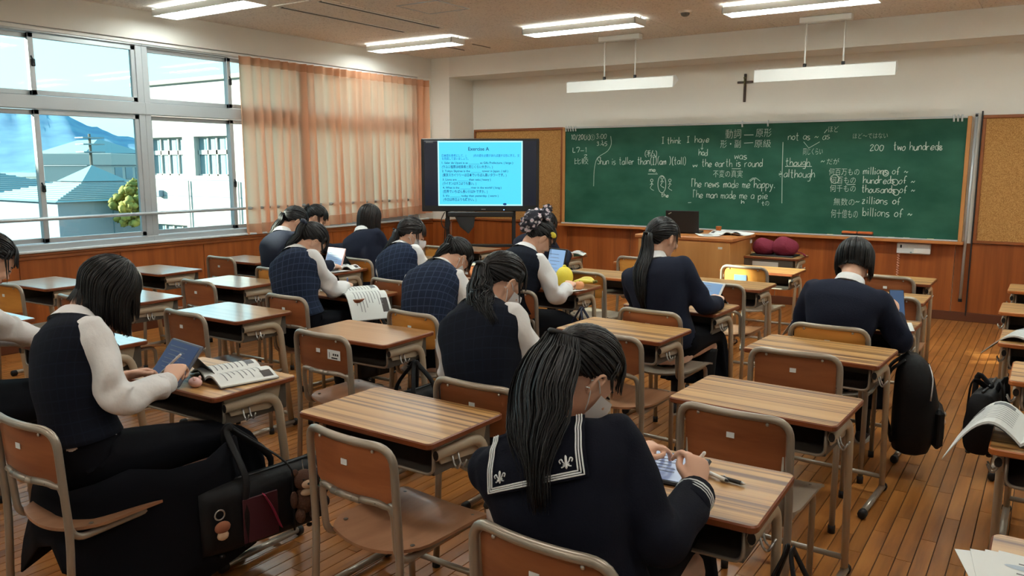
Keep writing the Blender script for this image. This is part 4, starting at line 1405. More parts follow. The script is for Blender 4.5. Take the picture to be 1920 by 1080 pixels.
def sleeve(S_, E_, W, r0, cuff, fat, seed, blazer):
    """fabric tube with folds, from inside the shoulder to the cuff"""
    u = nrm(E_ - S_); w = nrm(W - E_)
    P = [S_ - u * .058, S_ - u * .050, S_ - u * .030, S_ + u * .02, S_ + u * .10, S_ + u * .19, E_ - u * .022 , E_ + w * .028, E_ + w * .10, E_ + w * (np.linalg.norm(W - E_) - .05), W - w * .004]
    R0 = [r0 * .12, r0 * .50, r0 * .84, r0, r0 * 1.0, r0 * .95, r0 * .96, r0 * .92, r0 * .86, r0 * .80, cuff]
    C = crom(P, 5)
    k = len(C); rs = np.interp(np.linspace(0, 10, k), range(11), R0) * fat
    n_ = 18
    base = tube(C, list(rs), n_)
    V = np.array(base[0]); r_ = random.Random(seed)
    p1, p2, p3 = r_.uniform(0, 6), r_.uniform(0, 6), r_.uniform(0, 6)
    for i in range(k):
        t = i / (k - 1)
        amp = (.0030 if blazer else .0052) * (1 + 1.6 * math.exp(-((t - .5) / .14) ** 2) + .8 * math.exp(-((t - .92) / .08) ** 2))
        c = C[i]
        for j in range(n_):
            a = 2 * math.pi * j / n_
            q = V[i * n_ + j] - c
            s = math.sin(30 * t + 2 * a + p1) * .5 + math.sin(17 * t - 3 * a + p2) * .4 + math.sin(44 * t + a + p3) * .3
            V[i * n_ + j] = c + q * (1 + amp * s / np.linalg.norm(q))
    return V, base[1]

def person(label, hip, yaw, head, pitch, hyaw=0, roll=0, rhand=None, lhand=None, rpose='pen', lpose='rest', top='vest', hair='tail', hopt={}, hairm=None,
           mask=False, glasses=False, hero=False, seed=1, bulge=.05, tilt=0.0, twist=0.0, skirt=None, rd=None, ld=None, rpn=None, lpn=None, knees=.43, vestm=None, feet=None, shoes_up=False, neckl=.070):
    F = Fig(); F.extra = []; F.top = top
    root = empty('person', label, 'person', (hip[0], hip[1], 0), yaw)
    cy, sy = math.cos(-yaw), math.sin(-yaw)
    def loc(p):
        x, y = p[0] - hip[0], p[1] - hip[1]
        return A(x * cy - y * sy, x * sy + y * cy, p[2])
    Hc = loc(head)
    pit, hy, rl = math.radians(pitch), math.radians(hyaw), math.radians(roll)
    Rm = Matrix.Rotation(hy, 4, 'Z') @ Matrix.Rotation(-pit, 4, 'X') @ Matrix.Rotation(rl, 4, 'Y')
    F.H = Matrix.Translation(Hc) @ Rm
    # nape and base of the neck
    nb = A(*(F.H @ Vector((0, -.030, -.055))))
    fw = .35 + .65 * min(1, pitch / 60)
    N = nb + nrm(A(-Hc[0] * .3, -fw, -.95)) * neckl
    F.N = N
    F.twist, F.tilt = twist, tilt
    F.sp, F.sd = spine_fn(N, bulge)
    vox = .0042 if hero else (.0065)
    tab = TORSO
    bt = BLAZ if top in ('blazer', 'sailor') else TORSO
    sw = .158 if top in ('blazer', 'sailor') else .148
    tS = .84
    c, tg = F.sp(tS), F.sd(tS)
    ax = A(math.cos(twist), math.sin(twist), tilt * .8); ax = nrm(ax - tg * np.dot(ax, tg))
    SR, SL = c + ax * sw, c - ax * sw
    arms = {}
    for side, S_, T_, dd, pn, pose in ((1, SR, rhand, rd, rpn, rpose), (-1, SL, lhand, ld, lpn, lpose)):
        if T_ is None:
            T_ = (hip[0] + side * .12, hip[1] + .42, .73)
        W = loc(T_)
        E_, W = ik(S_, W, .255, .225, A(side * .55, -.35, -1.0))
        fw_ = nrm(W - E_)
        if dd is None: d = nrm(A(fw_[0] * .5 - side * .35, fw_[1] + .35, -.22))
        else: d = A(dd[0] * cy - dd[1] * sy, dd[0] * sy + dd[1] * cy, dd[2])
        if pn is None: p_ = A(-side * .25, .05, -1)
        else: p_ = A(pn[0] * cy - pn[1] * sy, pn[0] * sy + pn[1] * cy, pn[2])
        arms[side] = (S_, E_, W, d, p_, pose)
    parts = []
    R_, _ = torso_rings(F, TORSO, -.012, 0, 1, 20, 16)
    parts.append(loft(R_))
    neck = [F.sp(.93), F.sp(.985), nb * .5 + N * .5, nb, A(*(F.H @ Vector((0, -.012, .0))))]
    parts.append(tube(crom(neck, 3), [.056, .054, .052, .051, .050, .049, .049, .049, .049, .050, .05, .05, .05], 14))
    for p in head_parts(): parts.append(xf(p, F.H))
    for side, (S_, E_, W, d, p_, pose) in arms.items():
        parts.append(tube(crom([S_ - nrm(E_ - S_) * .02, S_, (S_ + E_) / 2, E_, E_ * .6 + W * .4, W], 3), [.042, .042, .042, .041, .040, .039, .038, .037, .036, .035, .034, .033, .031, .028, .026, .0255][:16], 10))
        parts += hand_parts(W, d, p_, side, pose)
    kn = A(0, knees, .47)
    ft = feet or ((.09, knees + .02), (-.09, knees - .02))
    legs = []
    for side, (fx, fy) in zip((1, -1), ft):
        K = A(side * .085, knees, .462); An = A(fx, fy - .03, .085)
        legs.append((side, K, An, fx, fy))
        parts.append(tube(crom([A(side * .075, -.02, .49), A(side * .08, knees * .5, .478), K, (K + An) / 2 + A(0, -.012, .05), An, A(fx, fy + .06, .035)], 4),
                          list(np.interp(np.linspace(0, 5, 21), range(6), [.062, .058, .048, .044, .032, .028])), 10))
    body = link_mesh('body', remesh('body', parts, vox, 2, .42 if hero else .34), M_skin, root)
    # face
    for s in (-1, 1):
        mesh('eye', *xf(ellipsoid((s * .030, .081, .008), (.013, .006, .0035), 8, 6), F.H), M_eye, root, True)
        mesh('eyebrow', *xf(tube([(s * .016, .086, .024), (s * .030, .083, .028), (s * .043, .073, .025)], [.0018, .0026, .0014], 6), F.H), M_hair, root, True)
    if not mask:
        mesh('lips', *xf(ellipsoid((0, .088, -.0485), (.019, .0055, .006), 10, 6), F.H), M_lips, root, True)
    # clothing
    torso_c = {'vest': M_vest, 'blazer': M_navy, 'sailor': M_navyd}[top]
    cuffs = M_shirt if top == 'vest' else torso_c
    if top == 'vest':
        sl = []
        for side, (S_, E_, W, d, p_, pose) in arms.items():
            sl.append(sleeve(S_, E_, W, .058, .034, 1.0, seed * 7 + side, False))
        R_, _ = torso_rings(F, TORSO, .003, .25, .985, 24, 18)
        sl.append(loft(R_))
        link_mesh('shirt', remesh('shirt', sl, .006 if hero else .009, 1, .5), M_shirt, root)
        tabv = [(t, a * (1.0 if t < .8 else 1), b) for t, a, b in TORSO]
        tabv = TORSO[:5] + [(.86, .170, .092), (.905, .138, .080), (.95, .098, .068), (1, .060, .054)]
        R_, UV = torso_rings(F, tabv, .016, .27, .958, 36, 30, .012)
        v, f = loft(R_, True, False)
        o = mesh('vest', v, f, vestm or M_vest, root, True, uv=UV)
    else:
        sl = []
        for side, (S_, E_, W, d, p_, pose) in arms.items():
            sl.append(sleeve(S_, E_, W, .062, .042, 1.0, seed * 7 + side, True))
        R_, _ = torso_rings(F, BLAZ, .010, .12, .955 if top == 'blazer' else .95, 28, 24, .014)
        sl.append(loft(R_))
        link_mesh('blazer' if top == 'blazer' else 'sailor_top', remesh('jacket', sl, .007 if hero else .010, 2, .45), torso_c, root)
    # collar
    if top in ('vest', 'blazer'):
        cN, tN = F.sp(.985), F.sd(.985)
        ax_ = nrm(A(1, 0, 0) - tN * tN[0]); ay_ = np.cross(tN, ax_)
        rings = []
        for off, ra, rb in ((-.012, .062, .060), (.012, .060, .058), (.030, .058, .056), (.033, .062, .060), (.026, .068, .066), (.004, .082 if top == 'vest' else .074, .080 if top == 'vest' else .072), (-.014, .098 if top == 'vest' else .082, .092 if top == 'vest' else .078)):
            rr = []
            for j in range(26):
                a = 2 * math.pi * j / 26
                dip = -.012 * max(0, math.sin(a))
                rr.append(cN + tN * (off + dip) + ax_ * ra * math.cos(a) + ay_ * rb * math.sin(a))
            rings.append(rr)
        v, f = loft(rings, False, False)
        mesh('collar', v, f, M_shirt, root, True)
    for side, (S_, E_, W, d, p_, pose) in arms.items():
        w = nrm(W - E_)
        if top == 'vest':
            mesh('cuff', *tube([W - w * .052, W - w * .048, W - w * .004, W + w * .003, W - w * .01], [.0385, .0405, .038, .034, .030], 16), M_shirt, root, True)
        elif top == 'sailor':
            cf = mesh('cuff', *tube([W - w * .062, W - w * .058, W - w * .004, W + w * .004, W - w * .01], [.046, .049, .047, .043, .036], 18), M_navyd, root, True)
            for q in (.018, .027, .036):
                mesh('cuff_stripe', *tube([W - w * (q + .0035), W - w * q, W - w * (q - .0005), W - w * (q - .0035)], [.047, .0492, .0492, .047], 18), M_stripe, cf, True)
        else:
            mesh('shirt_cuff', *tube([W - w * .02, W + w * .006, W - w * .004], [.036, .034, .028], 14), M_shirt, root, True)
    # sailor collar with three white lines and two small emblems
    if top == 'sailor':
        def cpt(u, s, off):
            # u -1..1 across, s 0..1 from neck down the back; lies on the jacket
            t = .93 - .23 * s
            cc, tg_ = F.sp(t), F.sd(t)
            a, b = interp(BLAZ, t); a += .012; b += .012
            ax2 = A(math.cos(twist), math.sin(twist), tilt * max(0, (t - .5) / .5)); ax2 = nrm(ax2 - tg_ * np.dot(ax2, tg_)); ay2 = np.cross(tg_, ax2)
            wid = .112 + .016 * s
            x = u * wid
            a = max(a, .15); b = max(b, .088)
            xr = min(.97, abs(x) / (a + .02))
            y = -(b + .006) * (1 - xr ** 2.3) ** (1 / 2.0)
            return cc + ax2 * x + ay2 * (y - off) + A(0, 0, off * .3)
        nu, ns_ = 24, 16
        v = [cpt(-1 + 2 * i / nu, j / ns_, .006 + o_) for o_ in (0, .004) for i in range(nu + 1) for j in range(ns_ + 1)]
        m_ = (nu + 1) * (ns_ + 1); f = []
        for i in range(nu):
            for j in range(ns_):
                p = i * (ns_ + 1) + j
                f.append((p, p + 1, p + ns_ + 2, p + ns_ + 1)); f.append((m_ + p, m_ + p + ns_ + 1, m_ + p + ns_ + 2, m_ + p + 1))
        bd2 = [i * (ns_ + 1) for i in range(nu + 1)] + [nu * (ns_ + 1) + j for j in range(1, ns_ + 1)] + [i * (ns_ + 1) + ns_ for i in range(nu - 1, -1, -1)] + [j for j in range(ns_ - 1, 0, -1)]
        for a, b in zip(bd2, bd2[1:] + bd2[:1]): f.append((a, b, b + m_, a + m_))
        sc = mesh('sailor_collar', v, f, M_navyd, root, True)
        for q in (.07, .13, .19):
            path = []
            for i in range(25): path.append(cpt(-1 + q * .8, .0 + (1 - q * .55) * i / 24, .0125))
            for i in range(1, 33): path.append(cpt((-1 + q * .8) * (1 - i / 16), 1 - q * .55, .0125))
            for i in range(1, 25): path.append(cpt(1 - q * .8, (1 - q * .55) * (1 - i / 24), .0125))
            mesh('collar_stripe', *tube(path, .0019, 6), M_stripe, sc, True)
        for s in (-1, 1):
            u0, s0 = s * .66, .74
            g_ = G()
            P = lambda du, ds: cpt(u0 + du, s0 + ds, .0125)
            g_.add(tube(crom([P(0, -.10), P(0, 0), P(0, .10)], 4), [.0012] + [.003] * 7 + [.0012], 6))
            for q in (-1, 1):
                g_.add(tube(crom([P(0, .04), P(q * .05, .0), P(q * .08, -.05), P(q * .12, -.03), P(q * .10, .01)], 3), .0017, 5))
                g_.add(tube(crom([P(0, .03), P(q * .05, .06), P(q * .09, .07)], 3), .0017, 5))
            g_.add(tube([P(-.06, .035), P(.06, .035)], .0016, 5))
            g_.build('emblem', M_stripe, sc, True)
    # skirt
    sk = skirt or {}
    hem, spread = sk.get('hem', .20), sk.get('spread', 1.0)
    w0, w1, w2 = F.sp(.44), F.sp(.30), F.sp(.14)
    pth = [w0, w1, w2, A(0, .015, .512), A(0, knees * .5, .497), A(0, knees + .00, .472), A(0, knees + .055, .40), A(0, knees + .045, .30), A(0, knees + .03, hem)]
    wid = [(.134, .099), (.155, .112), (.182, .132), (.190, .116), (.184, .100), (.168, .080), (.172, .085), (.192, .098), (.210 * spread, .118)]
    C = crom(pth, 5); k = len(C)
    rr = np.array([[np.interp(i / (k - 1) * 8, range(9), [w[q] for w in wid]) for q in (0, 1)] for i in range(k)])
    V, Fc = tube(C, [tuple(x) for x in rr], 40, up=(0, 1, 0))
    V = np.array(V)
    for i in range(k):
        t = i / (k - 1); amp = .002 + .013 * max(0, (t - .55) / .45)
        for j in range(40):
            q = V[i * 40 + j] - C[i]
            V[i * 40 + j] = C[i] + q * (1 + amp * math.sin(2 * math.pi * j / 40 * 10 + t * 2) / (np.linalg.norm(q) + 1e-6))
    mesh('skirt', V, Fc, M_skirt, root, True)
    if sk.get('drape'):
        # the back of the long skirt hangs over both sides of the seat in pointed folds
        v, f = [], []
        pr_ = sk['drape']
        for i, (x, y, z0, z1, ox, oy) in enumerate(pr_):
            for j in range(7):
                s = j / 6
                v.append((x + ox * s + .010 * math.sin(i * 2 + s * 3), y + oy * s + .012 * math.sin(i * 1.7 + s * 4), z0 + (z1 - z0) * s))
        n1 = len(pr_)
        for i in range(n1 - 1):
            for j in range(6): f.append((i * 7 + j, i * 7 + j + 1, i * 7 + j + 8, i * 7 + j + 7))
        o = mesh('skirt_drape', v, f, M_skirt, root, True)
        so = o.modifiers.new('thick', 'SOLIDIFY'); so.thickness = .006
    for side, K, An, fx, fy in legs:
        mesh('sock', *tube(crom([K + A(0, .0, -.03), (K + An) / 2 + A(0, -.012, .05), An, A(fx, fy + .03, .05)], 4), list(np.interp(np.linspace(0, 3, 13), range(4), [.055, .050, .036, .034])), 12), M_sock, root, True)
        up_ = .05 if (shoes_up and side == 1) else 0
        rings = []
        for t, w, h in ((-.085, .018, .03), (-.075, .030, .055), (-.02, .034, .066), (.05, .038, .05), (.11, .040, .036), (.145, .030, .026), (.158, .012, .016)):
            zc = .012 + h * .5 + (up_ * (1 - (t + .085) / .24) if up_ else 0)
            rings.append([A(fx + w * math.cos(2 * math.pi * q / 12), fy + t, zc + h * .5 * math.sin(2 * math.pi * q / 12)) for q in range(12)])
        shoe = mesh('shoe', *loft(rings), M_shoe, root, True)
        so_ = []
        for dz in (-.011, .006):
            so_.append([A(fx + w * 1.04 * math.cos(a), fy + .036 + .122 * math.sin(a), .012 + dz + (up_ * (1 - (.036 + .122 * math.sin(a) + .085) / .24) if up_ else 0)) for a, w in [(2 * math.pi * q / 16, .038) for q in range(16)]])
        mesh('sole', *loft(so_), M_sole, shoe)
    # hair
    hobj = make_hair(F, hair, root, hairm or M_hair, seed, hopt)
    if hair == 'bun':
        for (c_, r_, ml) in hopt.get('balls', ()):
            rr_ = random.Random(seed + 5)
            v, f = ellipsoid(c_, r_, 30, 20)
            V = np.array(v)
            for i in range(len(V)):
                d = nrm(V[i] - A(*c_))
                V[i] = V[i] + d * .006 * (math.sin(d[0] * 9 + d[2] * 6 + c_[2] * 50) + math.sin(d[1] * 11 - d[2] * 8) + .8 * math.sin(d[0] * 17 + d[1] * 13))
            mesh('hair_wrap' if ml is M_floral else 'hair_bun', *xf((V, f), F.H), ml, root, True)
    for (nm, vf, m_) in F.extra: mesh(nm, vf[0], vf[1], m_, root, True)
    if hopt.get('clip'):
        for c_ in hopt['clip']:
            mesh('hair_clip', *xf(ellipsoid(c_[0], c_[1], 12, 8), F.H), c_[2], root, True)
    if mask:
        v, f = [], []
        n_, m_ = 16, 8
        for o_ in (0, .0025):
            for i in range(n_ + 1):
                a = math.radians(-78 + 156 * i / n_)
                for j in range(m_ + 1):
                    s = j / m_; k_ = math.cos(a)
                    zt = -.006 + .014 * k_ ** 2; zb = -.060 - .048 * k_ ** 1.5
                    z = zt + (zb - zt) * s
                    bul = .020 * math.sin(math.pi * min(1, s * 1.3 + .12)) * k_ ** 2 + (.006 * math.sin(s * 18)) * .15
                    sc_ = 1 - .20 * s ** 1.6
                    v.append((.0705 * math.sin(a) * (1 - .16 * s ** 2), .016 + .010 * s + (.085 * sc_ + bul + o_ + .004) * k_ + o_, z))
        q_ = (n_ + 1) * (m_ + 1)
        for i in range(n_):
            for j in range(m_):
                p = i * (m_ + 1) + j
                f.append((p, p + 1, p + m_ + 2, p + m_ + 1)); f.append((q_ + p, q_ + p + m_ + 1, q_ + p + m_ + 2, q_ + p + 1))
        mk = mesh('face_mask', *xf((v, f), F.H), M_mask, root, True)
        for s in (-1, 1):
            for z0, z1 in ((-.004, .012), (-.058, -.016)):
                mesh('ear_loop', *xf(tube(crom([(s * .069, .028, z0), (s * .077, .010, z0 * .5 + z1 * .5), (s * .083, -.012, z1), (s * .080, -.024, z1 - .004 if z0 < -.03 else z1 - .012)], 3), .0016, 5), F.H), M_mask, mk, True)
    if glasses:
        g_ = G()
        for s in (-1, 1):
            g_.add(tube([(s * .033 + .022 * math.cos(a), .098 - .006 * abs(math.cos(a)), .006 + .017 * math.sin(a)) for a in [2 * math.pi * i / 16 for i in range(16)]], .0012, 5, closed=True))
            g_.add(tube([(s * .055, .093, .010), (s * .074, .06, .014), (s * .080, .0, .012)], .0013, 5))
        g_.add(tube([(-.011, .10, .008), (.011, .10, .008)], .0012, 5))
        mesh('spectacles', *xf((g_.v, g_.f), F.H), M_steel, root, True)
    F.arms = arms; F.root = root; F.hip = hip; F.yaw = yaw
    return F
def world_pt(F, p):
    c, s = math.cos(F.yaw), math.sin(F.yaw)
    return A(F.hip[0] + p[0] * c - p[1] * s, F.hip[1] + p[0] * s + p[1] * c, p[2])

# ------------------------------------------------------------------ writing on the chalkboard (x, z on the board)
CHALK = [
 ('10/20(', -2.164, 1.86, -1.963, 0.06),
 (')', -1.91, 1.855, -1.887, 0.06),
 ('3:00', -1.805, 1.867, -1.664, 0.058),
 ('3:45', -1.796, 1.781, -1.655, 0.046),
 ('L7-1', -2.138, 1.699, -1.938, 0.06),
 ('2', -1.975, 1.631, -1.93, 0.04),
 ('Shun is taller than(I)(am )(tall)', -1.784, 1.551, -0.617, 0.086),
 ('(', -1.145, 1.64, -1.121, 0.07),
 (')', -1.003, 1.639, -0.983, 0.069),
 ('me,', -1.081, 1.462, -0.978, 0.057),
 ('the', -0.914, 1.165, -0.825, 0.051),
 ('I think', -0.926, 1.795, -0.684, 0.075),
 ('I', -0.612, 1.803, -0.586, 0.067),
 ('have', -0.515, 1.801, -0.348, 0.079),
 ('had', -0.464, 1.654, -0.361, 0.074),
 ('was', -0.04, 1.61, 0.103, 0.083),
 ('w', -0.531, 1.52, -0.479, 0.049),
 ('the earth is round', -0.421, 1.526, 0.277, 0.085),
 ('The news made me happy.', -0.543, 1.291, 0.429, 0.093),
 ('The man made me a pie', -0.519, 1.167, 0.349, 0.087),
 ('h', 0.061, 1.111, 0.091, 0.042),
 ('t', 0.291, 1.096, 0.321, 0.047),
 ('-', -0.575, 1.085, -0.535, 0.05),
 ('not as ~ as', 0.545, 1.814, 0.98, 0.08),
 ('though', 0.533, 1.538, 0.787, 0.081),
 ('~', 0.902, 1.561, 0.94, 0.068),
 ('=', 0.464, 1.422, 0.498, 0.07),
 ('although', 0.522, 1.411, 0.844, 0.087),
 ('200', 1.382, 1.691, 1.509, 0.06),
 ('two hundreds', 1.604, 1.694, 2.049, 0.081),
 ('x', 2.002, 1.685, 2.049, 0.073),
 ('millions of ~', 1.332, 1.451, 1.753, 0.077),
 ('hundreds of ~', 1.337, 1.357, 1.823, 0.077),
 ('thousands of ~', 1.328, 1.263, 1.829, 0.077),
 ('zillions of', 1.34, 1.147, 1.704, 0.077),
 ('~', 1.274, 1.145, 1.311, 0.056),
 ('billions of ~', 1.353, 1.019, 1.82, 0.089),
]
KANJI = [
 ('火', -1.96, 1.856, -1.91, 0.06),
 ('①', -1.887, 1.855, -1.827, 0.059),
 ('比較', -2.113, 1.558, -1.913, 0.067),
 ('私', -1.121, 1.646, -1.004, 0.07),
 ('動詞', -0.155, 1.849, 0.023, 0.09),
 ('原形', 0.191, 1.858, 0.361, 0.081),
 ('形・副', -0.21, 1.743, 0.024, 0.078),
 ('原級', 0.181, 1.744, 0.361, 0.076),
 ('不変の真実', -0.282, 1.411, 0.06, 0.073),
 ('の', 0.327, 1.097, 0.374, 0.047),
 ('ほど', 0.959, 1.89, 1.061, 0.056),
 ('同じくらい', 0.712, 1.658, 0.913, 0.062),
 ('だが', 0.962, 1.555, 1.086, 0.056),
 ('ほど～ではない', 1.208, 1.819, 1.541, 0.049),
 ('何百万もの', 0.99, 1.443, 1.293, 0.067),
 ('何百もの', 1.011, 1.356, 1.262, 0.068),
 ('何千もの', 1.011, 1.269, 1.267, 0.067),
 ('無数の', 1.056, 1.128, 1.265, 0.068),
 ('何十億もの', 1.037, 0.997, 1.304, 0.08),
]
LINES = [
 [(-1.606, 1.895), (-1.596, 1.798), (-1.646, 1.714), (-1.749, 1.656), (-1.8, 1.604), (-1.828, 1.472), (-1.833, 1.279)],
 [(-1.095, 1.436), (-0.97, 1.437)],
 [(-0.424, 1.791), (-0.428, 1.723)],
 [(-0.441, 1.739), (-0.428, 1.721), (-0.413, 1.739)],
 [(0.058, 1.876), (0.164, 1.876)],
 [(0.062, 1.787), (0.164, 1.791)],
 [(-0.067, 1.502), (0.038, 1.503)],
 [(0.14, 1.372), (0.175, 1.399), (0.211, 1.403), (0.261, 1.368)],
 [(0.147, 1.361), (0.182, 1.388), (0.212, 1.391)],
 [(0.492, 1.792), (0.499, 1.481), (0.513, 1.128)],
 [(0.919, 1.88), (0.947, 1.918)],
 [(0.711, 1.792), (0.768, 1.725), (0.877, 1.789)],
 [(0.528, 1.53), (0.81, 1.53)],
 [(1.173, 1.341), (1.262, 1.345)],
 [(-1.723, 1.846), (-1.722, 1.826)],
 [(1.574, 1.463), (1.572, 1.452), (1.567, 1.442), (1.558, 1.435), (1.548, 1.433), (1.537, 1.435), (1.528, 1.442), (1.521, 1.451), (1.518, 1.463), (1.52, 1.474), (1.525, 1.484), (1.534, 1.49), (1.544, 1.493), (1.555, 1.49), (1.564, 1.484), (1.571, 1.474), (1.574, 1.463)],
 [(1.67, 1.372), (1.668, 1.361), (1.663, 1.351), (1.654, 1.344), (1.644, 1.342), (1.633, 1.344), (1.624, 1.35), (1.618, 1.36), (1.615, 1.371), (1.616, 1.383), (1.621, 1.393), (1.63, 1.399), (1.64, 1.401), (1.651, 1.399), (1.66, 1.393), (1.667, 1.383), (1.67, 1.372)],
 [(1.684, 1.27), (1.682, 1.258), (1.677, 1.248), (1.669, 1.242), (1.658, 1.239), (1.648, 1.241), (1.638, 1.248), (1.632, 1.257), (1.629, 1.269), (1.63, 1.28), (1.636, 1.29), (1.644, 1.296), (1.654, 1.299), (1.665, 1.297), (1.674, 1.29), (1.681, 1.281), (1.684, 1.27)],
 [(-0.861, 1.318), (-0.863, 1.279), (-0.873, 1.246), (-0.889, 1.224), (-0.909, 1.216), (-0.929, 1.223), (-0.946, 1.245), (-0.958, 1.278), (-0.963, 1.317), (-0.96, 1.356), (-0.95, 1.389), (-0.934, 1.411), (-0.915, 1.418), (-0.895, 1.411), (-0.878, 1.389), (-0.866, 1.357), (-0.861, 1.318)],
 [(1.095, 1.399), (1.093, 1.382), (1.084, 1.367), (1.071, 1.357), (1.054, 1.354), (1.038, 1.357), (1.023, 1.367), (1.013, 1.381), (1.009, 1.398), (1.011, 1.415), (1.02, 1.43), (1.033, 1.44), (1.049, 1.443), (1.066, 1.44), (1.08, 1.431), (1.091, 1.416), (1.095, 1.399)],
 [(-1.027, 1.36), (-1.031, 1.349), (-1.043, 1.344), (-1.056, 1.349), (-1.061, 1.36), (-1.056, 1.371), (-1.044, 1.376), (-1.032, 1.372), (-1.027, 1.36)],
 [(-1.043, 1.341), (-1.042, 1.303)],
 [(-1.063, 1.309), (-1.043, 1.328), (-1.022, 1.31)],
 [(-1.042, 1.303), (-1.062, 1.271), (-1.041, 1.252), (-1.013, 1.24)],
 [(-0.894, 1.393), (-0.898, 1.382), (-0.91, 1.377), (-0.922, 1.382), (-0.928, 1.393), (-0.923, 1.404), (-0.911, 1.409), (-0.899, 1.404), (-0.894, 1.393)],
 [(-0.91, 1.374), (-0.909, 1.336)],
 [(-0.93, 1.342), (-0.91, 1.362), (-0.889, 1.343)],
 [(-0.909, 1.336), (-0.929, 1.304), (-0.907, 1.286), (-0.88, 1.273)],
 [(-0.794, 1.363), (-0.799, 1.352), (-0.811, 1.347), (-0.823, 1.351), (-0.828, 1.362), (-0.823, 1.374), (-0.812, 1.378), (-0.8, 1.374), (-0.794, 1.363)],
 [(-0.811, 1.344), (-0.809, 1.306)],
 [(-0.83, 1.312), (-0.81, 1.331), (-0.789, 1.313)],
 [(-0.809, 1.306), (-0.829, 1.274), (-0.808, 1.256), (-0.78, 1.244)],
]
GLY = {
'a': "5i4j2j0h0f2e4f5h|5j5e", 'b': "0o0e|0h2j4i5g4e2e0f", 'c': "5i3j1i0g1e3e5f", 'd': "5h3j1i0g1e3e5g|5o5e", 'e': "0g5h4j2j0h0f2e5f", 'f': "5n4o3n2l2e|0i4i",
'g': "5j2j0h1f3f5h|5j5c4a1a", 'h': "0o0e|0g2j4j5h5e", 'i': "1j1e|1l1m", 'k': "0o0e|4j0g4e", 'l': "1o1e", 'm': "0j0e|0h2j3i3e|3h5j6i6e", 'n': "0j0e|0h2j4j5h5e",
'o': "2j0h0f2e4f5h4j2j", 'p': "0j0a|0h2j4j5h4f2e0f", 'r': "0j0e|0h2j4j", 's': "4j1j0i1h4g4f2e0e", 't': "2o2f3e4e|0k4k", 'u': "0j0f2e4f5h|5j5e", 'v': "0j2e4j", 'w': "0j1e3i5e6j",
'x': "0j4e|4j0e", 'y': "0j2f|5j2c0a", 'z': "0j4j0e4e", 'I': "0o4o|2o2e|0e4e", 'S': "5n3o1n0l2j5h5f3e0f", 'T': "1o1e|0o3o4n", 'L': "0o0f2e4e",
'0': "2o0l0g2e4g5l4n2o", '1': "1m2o2e", '2': "0m2o4n4l0e5e", '3': "0n3o4m2j4i4f2e0f", '4': "3o0h5h|4k4e", '5': "5o1o0k3k5h3e0e", '7': "0m0o5o2e",
'(': "3p1m1g3d", ')': "0p2m2g0d", ':': "1i1h|1f1e", '.': "1e1f", ',': "1e0c", '~': "0g2i4g6i", '-': "0i6i", '=': "0i5j|0g5h|2l3l|2d3d", '/': "0d4p"}
WID = {'i': 2, 'l': 2, 'm': 6, 'w': 6, '(': 3, ')': 3, ':': 2, '.': 2, ',': 2, '~': 6, '-': 6, 'I': 4, ' ': 4, '1': 3}
def strokes(text):
    out, x = [], 0
    for ch in text:
        if ch in GLY:
            for st in GLY[ch].split('|'):
                out.append([(x + int(st[i]), ord(st[i + 1]) - ord('e')) for i in range(0, len(st), 2)])
        x += WID.get(ch, 5) + 1.7
    return out, x - 1.7
cr = random.Random(11)
YS = -.0408
def chalk_line(g, pts, r=.0034, smooth=True):
    P = [(x, YS, z) for x, z in pts]
    if len(P) > 4 or (smooth and len(P) > 2): P = crom(P, 3)
    g.add(tube(P, [(r * cr.uniform(.7, 1.15), .0008)] * len(P), 4, up=(0, 1, 0)))
for text, x0, z0, x1, h in CHALK:
    g = G(); st, w = strokes(text)
    ks, kz = (x1 - x0) / w, h / 10
    for s in st:
        j = cr.uniform(-.12, .12)
        chalk_line(g, [(x0 + (a + j) * ks, z0 + (b + j) * kz + .004 * math.sin(a * .3)) for a, b in s])
    g.build('chalk_writing', M_chalk, bd)
for pts in LINES:
    g = G(); chalk_line(g, pts, .0030, False); g.build('chalk_line', M_chalk, bd)

_txs = bpy.data.scenes.get('tmp') or bpy.data.scenes.new('tmp')
def text_mesh(body, offset=0.0):
    c = bpy.data.curves.new('t', 'FONT'); c.body = body; c.size = 1; c.offset = offset; c.resolution_u = 2
    o = bpy.data.objects.new('t', c); _txs.collection.objects.link(o)
    _txs.view_layers[0].update(); dg = _txs.view_layers[0].depsgraph
    me = bpy.data.meshes.new_from_object(o.evaluated_get(dg))
    _txs.collection.objects.unlink(o); bpy.data.objects.remove(o); bpy.data.curves.remove(c)
    n_ = len(me.vertices); v = np.zeros(n_ * 3); me.vertices.foreach_get('co', v); v = v.reshape(-1, 3)
    f = [tuple(p.vertices) for p in me.polygons]
    bpy.data.meshes.remove(me)
    return v, f
def flat_text(body, x0, z0, x1, h, y, m, parent, name, offset=0.0, keep=False):
    v, f = text_mesh(body, offset)
    w = v[:, 0].max() - v[:, 0].min()
    sx = (x1 - x0) / w
    hh_ = v[:, 1].max() - min(0, v[:, 1].min())
    sz = h / (hh_ if not keep else .72)
    return mesh(name, [(x0 + (a - v[:, 0].min()) * sx, y, z0 + b * sz) for a, b, _ in v], f, m, parent)
for text, x0, z0, x1, h in KANJI:
    flat_text(text, x0, z0, x1, h * 1.12, YS - .0006, M_chalk, bd, 'chalk_writing', -.012)

